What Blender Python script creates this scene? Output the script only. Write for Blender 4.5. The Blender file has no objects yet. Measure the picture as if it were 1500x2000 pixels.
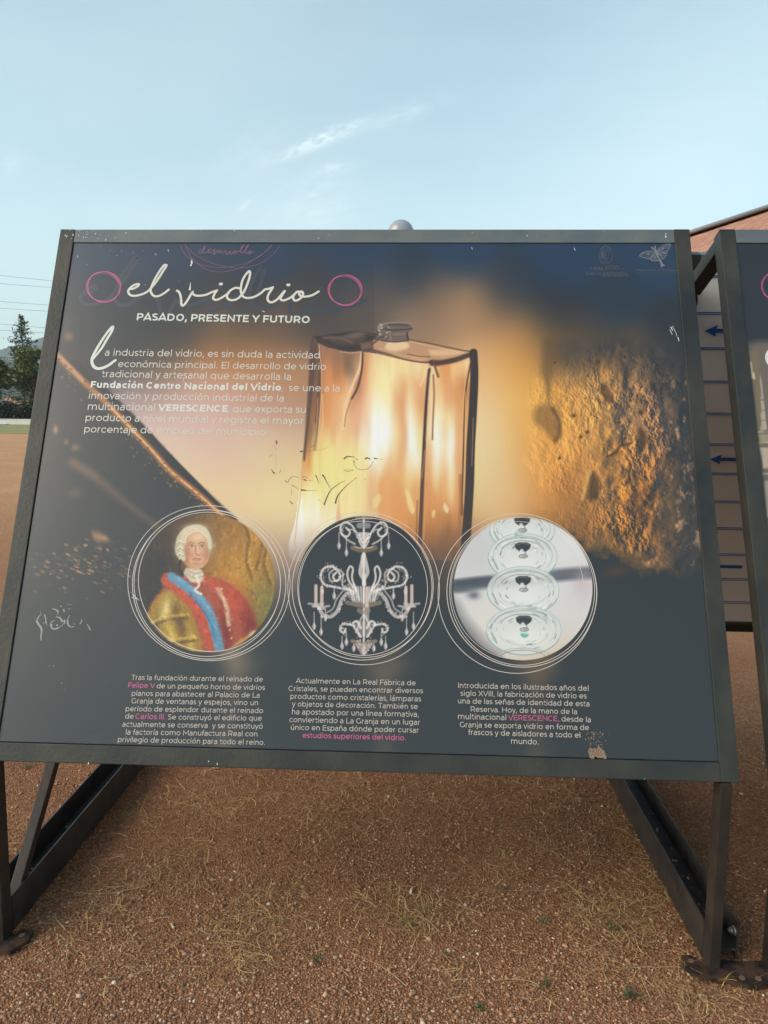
import bpy, bmesh, math, random
import numpy as np
from mathutils import Matrix, Vector
random.seed(7); rng = np.random.default_rng(7)
S = bpy.context.scene
COL = S.collection
R = math.radians

# ------------------------------------------------------------------ camera
EYE = 1.6
F_PX, YAW, PITCH, ROLL = 1506.2, -0.0419, 0.1207, 0.0101
def cam_axes():
    cy, sy = math.cos(YAW), math.sin(YAW); cp, sp = math.cos(PITCH), math.sin(PITCH)
    cr, sr = math.cos(ROLL), math.sin(ROLL)
    fw = np.array([sy*cp, cy*cp, -sp]); rt = np.array([cy, -sy, 0.0]); up = np.cross(rt, fw)
    return cr*rt + sr*up, -sr*rt + cr*up, fw
RT, UP, FW = cam_axes()
cam_d = bpy.data.cameras.new("camera"); cam = bpy.data.objects.new("camera", cam_d); COL.objects.link(cam)
cam_d.sensor_fit = 'HORIZONTAL'; cam_d.sensor_width = 36.0; cam_d.lens = 36.0*F_PX/1500.0
cam_d.clip_start = 0.05; cam_d.clip_end = 30000
cam.matrix_world = Matrix(((RT[0], UP[0], -FW[0], 0), (RT[1], UP[1], -FW[1], 0), (RT[2], UP[2], -FW[2], EYE), (0, 0, 0, 1)))
S.camera = cam

def ray(x, y):
    return FW + RT*((x-750)/F_PX) - UP*((y-1000)/F_PX)
def on_plane(x, y, P0, n):
    d = ray(x, y); C = np.array([0, 0, EYE]); n = np.array(n, float)
    return C + d*(((np.array(P0, float)-C) @ n)/(d @ n))
def at_y(x, y, Y): return on_plane(x, y, (0, Y, 0), (0, 1, 0))
def at_x(x, y, X): return on_plane(x, y, (X, 0, 0), (1, 0, 0))
def ground_pt(x, y, z=0): return on_plane(x, y, (0, 0, z), (0, 0, 1))

# ------------------------------------------------------------------ light
SUN_EL, SUN_AZ = R(30.0), R(-118.0)          # azimuth measured from +Y towards +X
w = bpy.data.worlds.new("World"); S.world = w; w.use_nodes = True
nt = w.node_tree; N = nt.nodes; L = nt.links
bg = N['Background']; bg.inputs['Strength'].default_value = 0.10
sky = N.new('ShaderNodeTexSky'); sky.sky_type = 'NISHITA'; sky.sun_disc = False
sky.sun_elevation = SUN_EL; sky.sun_rotation = SUN_AZ
sky.air_density = 1.0; sky.dust_density = 2.0; sky.ozone_density = 1.5; sky.altitude = 1100
tc = N.new('ShaderNodeTexCoord')
def wmath(op, a, b=None, c=None):
    n = N.new('ShaderNodeMath'); n.operation = op
    for i, v in enumerate((a, b, c)):
        if v is None: continue
        if isinstance(v, (int, float)): n.inputs[i].default_value = v
        else: L.new(v, n.inputs[i])
    return n.outputs[0]
def wdot(vec):
    n = N.new('ShaderNodeVectorMath'); n.operation = 'DOT_PRODUCT'
    L.new(tc.outputs['Generated'], n.inputs[0]); n.inputs[1].default_value = tuple(vec); return n.outputs['Value']
def wisp(p0, p1, sig, amt, stretch=9.0, scale=16.0, taper=0.5, even=0.0):
    """a cirrus streak in the sky between two directions"""
    d0 = ray(*p0); d0 = d0/np.linalg.norm(d0); d1 = ray(*p1); d1 = d1/np.linalg.norm(d1)
    c = (d0+d1)/2; c /= np.linalg.norm(c); a = d1-d0; ln = np.linalg.norm(a); a /= ln; b = np.cross(c, a)
    u = wdot(a); u = wmath('SUBTRACT', u, float(c @ a)); u = wmath('DIVIDE', u, float(ln*0.5))
    v = wdot(b); v = wmath('DIVIDE', v, sig/F_PX)
    comb = N.new('ShaderNodeCombineXYZ')
    L.new(wmath('MULTIPLY', u, ln*scale), comb.inputs[0]); L.new(wmath('MULTIPLY', v, sig/F_PX*scale*stretch), comb.inputs[1])
    comb.inputs[2].default_value = p0[0]*0.013
    nz = N.new('ShaderNodeTexNoise'); nz.inputs['Scale'].default_value = 1.0; nz.inputs['Detail'].default_value = 6; nz.inputs['Roughness'].default_value = 0.62
    L.new(comb.outputs[0], nz.inputs['Vector'])
    n1 = wmath('SUBTRACT', nz.outputs['Fac'], 0.36); n1 = wmath('MULTIPLY', n1, 3.0); n1 = wmath('MAXIMUM', n1, 0.0)
    if even: n1 = wmath('ADD', wmath('MULTIPLY', n1, 1-even), 0.42*even)
    vv = wmath('ADD', v, wmath('MULTIPLY', wmath('SUBTRACT', nz.outputs['Fac'], 0.5), 2.2*(1-even)))
    gv = wmath('POWER', 2.71828, wmath('MULTIPLY', wmath('MULTIPLY', vv, vv), -1.0))
    uu = wmath('ADD', u, taper*0.5)
    gu = wmath('POWER', 2.71828, wmath('MULTIPLY', wmath('MULTIPLY', uu, uu), -2.0))
    return wmath('MULTIPLY', wmath('MULTIPLY', wmath('MULTIPLY', gv, gu), n1), amt)
front = wmath('GREATER_THAN', wdot(FW), 0.0)
tot = None
for args in [((530, 316), (760, 220), 11, 0.75, 5, 34, 0.3), ((700, 255), (900, 185), 12, 0.30, 5, 26, 0.2),
             ((610, 340), (720, 312), 9, 0.4, 4, 30), ((520, 420), (740, 350), 34, 0.24, 6, 26),
             ((468, 412), (504, 380), 4, 0.6, 2, 30), ((430, 350), (600, 250), 40, 0.16, 4, 20),
             ((0, 335), (60, 315), 14, 0.25, 3, 24), ((560, 450), (760, 400), 24, 0.22, 6, 26), ((900, 420), (1900, 250), 230, 0.62, .6, 3, 0.0, 0.93), ((-300, 560), (900, 520), 130, 0.38, .6, 3, 0.0, 0.93)]:
    m = wisp(*args); tot = m if tot is None else wmath('ADD', tot, m)
# broad high-level veil, everywhere in the sky
mp = N.new('ShaderNodeMapping'); mp.inputs['Scale'].default_value = (1.2, 2.2, 5.0)
L.new(tc.outputs['Generated'], mp.inputs['Vector'])
nv = N.new('ShaderNodeTexNoise'); nv.inputs['Scale'].default_value = 1.4; nv.inputs['Detail'].default_value = 4; L.new(mp.outputs[0], nv.inputs['Vector'])
veil = wmath('MULTIPLY', nv.outputs['Fac'], 0.45)
zf = N.new('ShaderNodeMapRange'); zf.inputs['From Min'].default_value = 0.60; zf.inputs['From Max'].default_value = 0.86; zf.inputs['To Min'].default_value = 1.0; zf.inputs['To Max'].default_value = 0.15
L.new(wdot((0, 0, 1)), zf.inputs['Value']); zf_out = zf.outputs['Result']
tot = wmath('MINIMUM', wmath('ADD', wmath('MULTIPLY', tot, front), wmath('MULTIPLY', veil, zf_out)), 0.9)
mix = N.new('ShaderNodeMix'); mix.data_type = 'RGBA'
tint = N.new('ShaderNodeMix'); tint.data_type = 'RGBA'; tint.blend_type = 'MULTIPLY'; L.new(zf_out, tint.inputs['Factor'])
 
L.new(sky.outputs[0], tint.inputs[6]); tint.inputs[7].default_value = (1.02, 1.08, 0.83, 1)
L.new(tot, mix.inputs['Factor']); L.new(tint.outputs[2], mix.inputs[6]); mix.inputs[7].default_value = (4.5, 5.1, 5.0, 1)
L.new(mix.outputs[2], bg.inputs['Color'])
sun_d = bpy.data.lights.new("sun", 'SUN'); sun_d.energy = 1.4; sun_d.angle = R(48.0); sun_d.color = (1.0, 0.84, 0.68)
sun = bpy.data.objects.new("sun", sun_d); COL.objects.link(sun)
sun.rotation_euler = Vector((-math.sin(SUN_AZ)*math.cos(SUN_EL), -math.cos(SUN_AZ)*math.cos(SUN_EL), -math.sin(SUN_EL))).to_track_quat('-Z', 'Y').to_euler()
S.view_settings.view_transform = 'Standard'; S.view_settings.look = 'None'
S.view_settings.exposure = 1.45; S.view_settings.gamma = 1.0

# ------------------------------------------------------------------ materials
def mat(name, rgb, rough=0.6, metal=0.0, spec=0.5, var=0.0, vscale=8.0, rgb2=None, bump=0.0, bscale=60.0, attr=None, coat=0.0, detail=5.0):
    m = bpy.data.materials.new(name); m.use_nodes = True
    n = m.node_tree.nodes; l = m.node_tree.links; b = n['Principled BSDF']
    b.inputs['Roughness'].default_value = rough; b.inputs['Metallic'].default_value = metal
    b.inputs['Specular IOR Level'].default_value = spec; b.inputs['Coat Weight'].default_value = coat
    b.inputs['Base Color'].default_value = (*rgb, 1)
    tcn = n.new('ShaderNodeTexCoord')
    if attr:
        a = n.new('ShaderNodeAttribute'); a.attribute_name = attr; l.new(a.outputs['Color'], b.inputs['Base Color'])
    elif rgb2 is not None:
        t = n.new('ShaderNodeTexNoise'); t.inputs['Scale'].default_value = vscale; t.inputs['Detail'].default_value = detail; t.inputs['Roughness'].default_value = 0.6
        l.new(tcn.outputs['Object'], t.inputs['Vector'])
        r = n.new('ShaderNodeValToRGB'); r.color_ramp.elements[0].position = 0.5-var; r.color_ramp.elements[1].position = 0.5+var
        r.color_ramp.elements[0].color = (*rgb, 1); r.color_ramp.elements[1].color = (*rgb2, 1)
        l.new(t.outputs['Fac'], r.inputs['Fac']); l.new(r.outputs['Color'], b.inputs['Base Color'])
    if bump:
        t2 = n.new('ShaderNodeTexNoise'); t2.inputs['Scale'].default_value = bscale; t2.inputs['Detail'].default_value = 6
        l.new(tcn.outputs['Object'], t2.inputs['Vector'])
        bp = n.new('ShaderNodeBump'); bp.inputs['Strength'].default_value = bump; bp.inputs['Distance'].default_value = 0.01
        l.new(t2.outputs['Fac'], bp.inputs['Height']); l.new(bp.outputs['Normal'], b.inputs['Normal'])
    return m

# ------------------------------------------------------------------ mesh helpers
def mesh_np(name, V, Fc, m, smooth=False, cattr=None):
    """V (n,3); Fc (k,3|4) int array or list of such"""
    me = bpy.data.meshes.new(name)
    V = np.asarray(V, np.float32); Fs = Fc if isinstance(Fc, list) else [Fc]
    me.vertices.add(len(V)); me.vertices.foreach_set('co', V.ravel())
    tot = sum(f.size for f in Fs); nf = sum(len(f) for f in Fs)
    me.loops.add(tot); me.loops.foreach_set('vertex_index', np.concatenate([f.ravel() for f in Fs]).astype(np.int32))
    cnt = np.concatenate([np.full(len(f), f.shape[1]) for f in Fs]); st = np.concatenate([[0], np.cumsum(cnt)[:-1]])
    me.polygons.add(nf); me.polygons.foreach_set('loop_start', st.astype(np.int32))
    me.update(calc_edges=True)
    if smooth: me.polygons.foreach_set('use_smooth', np.ones(nf, bool))
    if cattr is not None:
        ca = me.color_attributes.new('print' if len(cattr) == 2 else 'tint', 'FLOAT_COLOR', 'POINT')
        c4 = np.ones((len(V), 4), np.float32); c4[:, :3] = cattr if not isinstance(cattr, tuple) else cattr[1]
        ca.data.foreach_set('color', c4.ravel())
    me.validate(); me.materials.append(m); return me
def link(name, me, parent=None, loc=None):
    o = bpy.data.objects.new(name, me); COL.objects.link(o)
    if parent is not None: o.parent = parent
    if loc is not None: o.location = loc
    return o
def tag(o, label=None, cat=None, group=None, kind=None):
    if label: o['label'] = label
    if cat: o['category'] = cat
    if group: o['group'] = group
    if kind: o['kind'] = kind
    return o
def empty(name, loc, label, cat, group=None):
    o = bpy.data.objects.new(name, None); COL.objects.link(o); o.location = loc; o.empty_display_size = 0.1
    return tag(o, label, cat, group)
def bm_box(bm, p0, p1, bev=0.0, M=None):
    vs = []
    for z in (p0[2], p1[2]):
        for (x, y) in ((p0[0], p0[1]), (p1[0], p0[1]), (p1[0], p1[1]), (p0[0], p1[1])):
            vs.append(bm.verts.new((x, y, z)))
    fs = [bm.faces.new([vs[i] for i in q]) for q in ((3, 2, 1, 0), (4, 5, 6, 7), (0, 1, 5, 4), (1, 2, 6, 5), (2, 3, 7, 6), (3, 0, 4, 7))]
    if bev:
        es = list({e for f in fs for e in f.edges})
        r = bmesh.ops.bevel(bm, geom=es, offset=bev, segments=2, affect='EDGES', profile=0.6)
        vs = list({v for f in r['faces'] for v in f.verts} | {v for v in vs if v.is_valid})
    if M is not None:
        bmesh.ops.transform(bm, matrix=M, verts=[v for v in vs if v.is_valid])
    return vs
def bm_cyl(bm, p0, p1, r0, r1=None, seg=12, caps=True):
    r1 = r0 if r1 is None else r1
    a = Vector(p0); b = Vector(p1); d = (b-a); q = d.to_track_quat('Z', 'Y').to_matrix()
    ra = []; rb = []
    for i in range(seg):
        t = 2*math.pi*i/seg; o = q @ Vector((math.cos(t), math.sin(t), 0))
        ra.append(bm.verts.new(a+o*r0)); rb.append(bm.verts.new(b+o*r1))
    for i in range(seg):
        j = (i+1) % seg; f = bm.faces.new((ra[i], ra[j], rb[j], rb[i])); f.smooth = True
    if caps:
        bm.faces.new(ra[::-1]); bm.faces.new(rb)
    return ra+rb
def bm_obj(name, bm, m, parent=None, loc=None):
    me = bpy.data.meshes.new(name); bmesh.ops.recalc_face_normals(bm, faces=bm.faces[:]); bm.to_mesh(me); bm.free(); me.materials.append(m)
    return link(name, me, parent, loc)
def bm_bar(bm, a, b, wx, wy, xdir=(1, 0, 0), bev=0.003):
    """square bar from a to b; wx along xdir"""
    a = Vector(a); b = Vector(b); z = (b-a).normalized(); x = Vector(xdir); x = (x - z*x.dot(z)).normalized(); y = z.cross(x)
    M = Matrix(((x.x, y.x, z.x, a.x), (x.y, y.y, z.y, a.y), (x.z, y.z, z.z, a.z), (0, 0, 0, 1)))
    return bm_box(bm, (-wx/2, -wy/2, 0), (wx/2, wy/2, (b-a).length), bev, M)

# ------------------------------------------------------------------ ribbons and the stroke alphabet for the print
def smooth_path(pts, n=6):
    P = np.array(pts, float)
    if len(P) < 3: return P
    Q = np.vstack([2*P[0]-P[1], P, 2*P[-1]-P[-2]]); out = []
    for i in range(1, len(Q)-2):
        p0, p1, p2, p3 = Q[i-1], Q[i], Q[i+1], Q[i+2]
        for k in range(n):
            t = k/n
            out.append(0.5*((2*p1)+(-p0+p2)*t+(2*p0-5*p1+4*p2-p3)*t*t+(-p0+3*p1-3*p2+p3)*t**3))
    out.append(P[-1]); return np.array(out)
class Ribbons:
    """flat strokes on the board, in photo-independent board metres"""
    def __init__(s): s.V = []; s.F = []; s.n = 0; s.z = 0.0008
    def add(s, pts, width):
        P = np.asarray(pts, float); keep = np.r_[True, np.linalg.norm(np.diff(P, axis=0), axis=1) > 1e-7]; P = P[keep]
        if len(P) < 2: return
        wd = np.broadcast_to(np.asarray(width, float), (len(keep),))[keep]
        T = np.diff(P, axis=0); T /= np.linalg.norm(T, axis=1)[:, None]
        n = np.stack([-T[:, 1], T[:, 0]], 1); m = np.vstack([n[:1], n[:-1]+n[1:], n[-1:]])
        ln = np.linalg.norm(m, axis=1); ln[ln < 1e-6] = 1; m /= ln[:, None]
        nn = np.vstack([n, n[-1:]]); c = np.clip((m*nn).sum(1), 0.45, 1); m = m/c[:, None]
        A = P+m*wd[:, None]/2; B = P-m*wd[:, None]/2
        k = len(P); s.z += 1.5e-6; z = s.z*.16+np.linspace(0, 1.2e-5, k)
        s.V.append(np.column_stack([A, z])); s.V.append(np.column_stack([B, z]))
        i = np.arange(k-1); s.F.append(np.stack([s.n+i+1, s.n+i, s.n+k+i, s.n+k+i+1], 1)[:, ::-1]); s.n += 2*k
    def dot(s, c, r, n=14, ry=None):
        t = np.linspace(0, 2*np.pi, n+1)[:-1]; ry = ry or r
        s.z += 1.5e-6; zz = s.z*.16
        V = np.column_stack([c[0]+r*np.cos(t), c[1]+ry*np.sin(t), np.full(n, zz)]); V = np.vstack([V, [[c[0], c[1], zz]]])
        i = np.arange(n); s.V.append(V); s.F.append(np.stack([s.n+i, s.n+(i+1) % n, np.full(n, s.n+n)], 1)); s.n += n+1
def arc(cx, cy, rx, ry, a0, a1, n=None):
    n = n or max(4, int(abs(a1-a0)/15)); t = np.radians(np.linspace(a0, a1, n+1))
    return list(zip(cx+rx*np.cos(t), cy+ry*np.sin(t)))
def glyph(ch, w):
    h = w/2; X = .53; C = .70; A = .745; D = -.19; sb = .075+h
    acc = {'á': 'a', 'é': 'e', 'í': 'ı', 'ó': 'o', 'ú': 'u', 'ñ': 'n', 'Á': 'A'}
    if ch in acc:
        adv, st = glyph(acc[ch], w); c = adv/2
        if ch == 'ñ': st = st+[[(c-.13, .625), (c-.06, .67), (c+.04, .63), (c+.12, .675)]]
        else:
            y = .62 if ch != 'Á' else .78
            st = st+[[(c-.02, y), (c+.10, y+.13)]]
        return adv, st
    if ch == ' ': return .27, []
    if ch in '.,:':
        if ch == '.': return .23, [[(.115, 0), (.115, w*1.25)]]
        if ch == ',': return .23, [[(.125, w*1.25), (.11, 0), (.075, -.12)]]
    r = .268-h; cy = X/2; ry = X/2-h
    if ch in 'obdpqce':
        cx = .05+h+r
    if ch == 'o': return 2*cx, [arc(cx, cy, r, ry, 0, 375)]
    if ch in 'bp':
        x = sb; c = x+r; y0, y1 = (0, A) if ch == 'b' else (D, X)
        return c+r+h+.05, [[(x, y0), (x, y1)], arc(c, cy, r, ry, 170, -170)]
    if ch in 'dq':
        x = cx+r; y0, y1 = (0, A) if ch == 'd' else (D, X)
        return x+sb, [[(x, y0), (x, y1)], arc(cx, cy, r, ry, 10, 350)]
    if ch == 'c': return 2*cx-.07, [arc(cx, cy, r, ry, 42, 318)]
    if ch == 'e': return 2*cx-.01, [arc(cx, cy, r, ry, 0, 318), [(cx-r, cy-.005), (cx+r+h*.4, cy-.005)]]
    if ch == 'g':
        cx = .05+h+r; x = cx+r
        return x+sb, [arc(cx, cy+.01, r, ry-.01, 10, 350), [(x, X), (x, .05)]+arc(x-r*.98, .02, r*.98, .21-h, 0, -135)]
    if ch == 'a':
        x = .425; c = x-.175
        return x+sb, [[(x, 0), (x, X-.2)]+arc(c+.01, X-.2, .165, .2-h, 10, 148), [(x, .30), (c-.02, .30)]+arc(c-.03, .155, .165-h*.6, .145, 90, 270)+[(c+.02, h*.95)]+arc(c+.02, .16, .155, .16-h*.95, 275, 355)]
    if ch in 'nhmru':
        x = sb; rr = .2-h*.3
        if ch == 'u':
            return x*2+2*rr, [[(x, X), (x, rr+h)]+arc(x+rr, rr+h, rr, rr, 180, 355), [(x+2*rr, X), (x+2*rr, 0)]]
        top = A if ch == 'h' else X
        if ch == 'r': return .35+h, [[(x, 0), (x, X)], arc(x+.21, X-.21, .21, .21-h, 175, 95)]
        a1 = [(x, X-rr-h)]+arc(x+rr, X-rr-h, rr, rr, 170, 0)+[(x+2*rr, 0)]
        st = [[(x, 0), (x, top)], a1]; xe = x+2*rr
        if ch == 'm': st.append([(xe, X-rr-h)]+arc(xe+rr, X-rr-h, rr, rr, 170, 0)+[(xe+2*rr, 0)]); xe += 2*rr
        return xe+sb, st
    if ch == 'i': return 2*sb, [[(sb, 0), (sb, X)], [(sb, .655), (sb, .655+w*1.25)]]
    if ch == 'ı': return 2*sb, [[(sb, 0), (sb, X)]]
    if ch == 'l': return 2*sb, [[(sb, 0), (sb, A)]]
    if ch == 'j': return 2*sb, [[(sb, X), (sb, -.06)]+arc(sb-.11, -.07, .11, .12-h*.4, 0, -110), [(sb, .655), (sb, .655+w*1.25)]]
    if ch == 'f': return .33, [[(.13+h*.5, 0), (.13+h*.5, .57)]+arc(.27+h*.5, .58, .14, .165-h, 180, 75), [(.02, .445), (.31, .445)]]
    if ch == 't': return .37, [[(.13+h*.5, .65), (.13+h*.5, .14)]+arc(.25+h*.5, .15, .12, .15-h, 180, 300), [(.02, .445), (.33, .445)]]
    if ch == 's': return .44, [arc(.225, .388, .15, .142-h*.9, 30, 190)+arc(.225, .253, .2, .03, 140, 40, 3)[:0]+[(.11, .315), (.22, .265), (.34, .215)]+arc(.215, .14, .155, .14-h, 20, -150)]
    if ch == 'v': return .50, [[(.04, X), (.25, h*.6), (.46, X)]]
    if ch == 'y': return .50, [[(.04, X), (.25, .02)], [(.46, X), (.23, -.07)]+arc(.13, -.03, .11, .16-h, -30, -115)]
    if ch == 'x': return .50, [[(.05, 0), (.45, X)], [(.05, X), (.45, 0)]]
    if ch == 'z': return .46, [[(.05, X-h), (.41, X-h), (.05, h), (.42, h)]]
    q = .345-h
    if ch == 'A': return .73, [[(.04, 0), (.365, C), (.69, 0)], [(.14, .19), (.59, .19)]]
    if ch == 'B': return .70, [[(sb, h), (sb, C-h), (.37, C-h)]+arc(.40, .535, .16, .165-h, 80, -80)+[(sb, .37)], [(.36, .37)]+arc(.43, .19, .19, .185-h*.7, 80, -80)+[(sb, h)]]
    if ch == 'C': return .71, [arc(.07+q, .35, q, .35-h, 48, 312)]
    if ch == 'G': return .76, [arc(.07+q, .35, q, .35-h, 48, 318)+[(.65, .1), (.65, .35)]]
    if ch == 'D': return .79, [[(sb, h), (sb, C-h), (.34, C-h)]+arc(.37, .35, q, .35-h, 85, -85)+[(sb, h)]]
    if ch == 'E': return .63, [[(.58, C-h), (sb, C-h), (sb, h), (.59, h)], [(sb, .36), (.53, .36)]]
    if ch == 'F': return .60, [[(.58, C-h), (sb, C-h), (sb, 0)], [(sb, .34), (.53, .34)]]
    if ch == 'H': return .78, [[(sb, 0), (sb, C)], [(.78-sb, 0), (.78-sb, C)], [(sb, .355), (.78-sb, .355)]]
    if ch == 'I': return 2*sb, [[(sb, 0), (sb, C)]]
    if ch == 'L': return .58, [[(sb, C), (sb, h), (.56, h)]]
    if ch == 'M': return .92, [[(sb, 0), (sb, C-h), (.46, .2), (.92-sb, C-h), (.92-sb, 0)]]
    if ch == 'N': return .80, [[(sb, 0), (sb, C-h), (.80-sb, h), (.80-sb, C)]]
    if ch == 'O': return .84, [arc(.42, .35, .35-h, .35-h, 90, 465)]
    if ch == 'P': return .67, [[(sb, 0), (sb, C-h), (.38, C-h)]+arc(.40, .47, .215-h*.5, .23-h, 85, -85)+[(sb, .24)]]
    if ch == 'R': return .70, [[(sb, 0), (sb, C-h), (.38, C-h)]+arc(.40, .47, .215-h*.5, .23-h, 85, -85)+[(sb, .24)], [(.44, .235), (.61, 0)]]
    if ch == 'S': return .60, [arc(.30, .525, .205, .175-h*.9, 35, 200)+[(.16, .42), (.30, .36), (.45, .29)]+arc(.295, .185, .215, .185-h, 20, -150)]
    if ch == 'T': return .58, [[(.02, C-h), (.56, C-h)], [(.29, C-w), (.29, 0)]]
    if ch == 'U': return .76, [[(sb, C), (sb, .27)]+arc(.38, .27, .38-sb, .27-h, 180, 360)+[(.76-sb, .27), (.76-sb, C)]]
    if ch == 'V': return .69, [[(.03, C), (.345, h*.5), (.66, C)]]
    if ch == 'X': return .65, [[(.04, 0), (.61, C)], [(.04, C), (.61, 0)]]
    if ch == 'Y': return .62, [[(.02, C), (.31, .27), (.60, C)], [(.31, .28), (.31, 0)]]
    return .4, []
def text_line(rb, txt, p0, p1, wt=.085, capscale=1.0, size=None):
    """writes txt on the board between two baseline points (board metres)"""
    p0 = np.array(p0, float); p1 = np.array(p1, float)
    x = 0; items = []
    for ch in txt:
        a, st = glyph(ch, wt)
        for q in st: items.append([(px+x, py) for px, py in q])
        x += a
    d = p1-p0; ln = np.linalg.norm(d); u = d/ln; v = np.array([-u[1], u[0]]); sx = ln/(x-.1)
    sy = size if size else sx
    for q in items:
        P = np.array([p0+u*((px-.05)*sx)+v*(py*sy) for px, py in q]); rb.add(P, wt*(sx+sy)/2)

# ------------------------------------------------------------------ board frame of reference
XC, YB, ZB, BW, BH, LEAN = -0.1778, 2.1177, 0.5862, 2.2128, 1.8085, 0.3888
SL, CL = math.sin(LEAN), math.cos(LEAN)
def board_world(s, t, n=0.0, xc=XC):
    s = np.asarray(s, float); t = np.asarray(t, float)
    return np.stack([xc+s, YB+t*SL-n*CL+0*s, ZB+t*CL+n*SL+0*s], -1)
def brd(x, y):
    P = on_plane(x, y, (XC, YB, ZB), (0, -CL, SL)); return (P[0]-XC, (P[2]-ZB)/CL)
def brds(pts): return [brd(*p) for p in pts]
PS0, PS1, PT0, PT1 = -1.052, 1.057, 0.056, 1.757          # the printed panel inside its frame

# ------------------------------------------------------------------ the printed picture, painted on a fine grid of panel vertices
NU, NV = 1080, 860
gs, gt = np.meshgrid(np.linspace(PS0, PS1, NU), np.linspace(PT0, PT1, NV))
Wp = board_world(gs, gt)-np.array([0, 0, EYE])
zc = Wp @ FW; PX = (750+F_PX*(Wp @ RT)/zc).astype(np.float32); PY = (1000-F_PX*(Wp @ UP)/zc).astype(np.float32)
def lattice(x, y, seed):
    xi = np.floor(x).astype(np.int64); yi = np.floor(y).astype(np.int64); fx = x-xi; fy = y-yi
    fx = fx*fx*(3-2*fx); fy = fy*fy*(3-2*fy)
    def hsh(a, b):
        v = (a*374761393+b*668265263+seed*974711) & 0xffffffff; v = ((v ^ (v >> 13))*1274126177) & 0xffffffff
        return ((v ^ (v >> 16)) & 0xffff)/65535.0
    return (hsh(xi, yi)*(1-fx)+hsh(xi+1, yi)*fx)*(1-fy)+(hsh(xi, yi+1)*(1-fx)+hsh(xi+1, yi+1)*fx)*fy
def fbm(x, y, seed, oct=5, gain=0.55):
    a = 1; s = 0; tt = 0
    for k in range(oct):
        s = s+a*lattice(x*2**k+k*17.3, y*2**k-k*9.1, seed+k); tt += a; a *= gain
    return (s/tt).astype(np.float32)
INK = np.array([62, 65, 67], np.float32)
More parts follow.
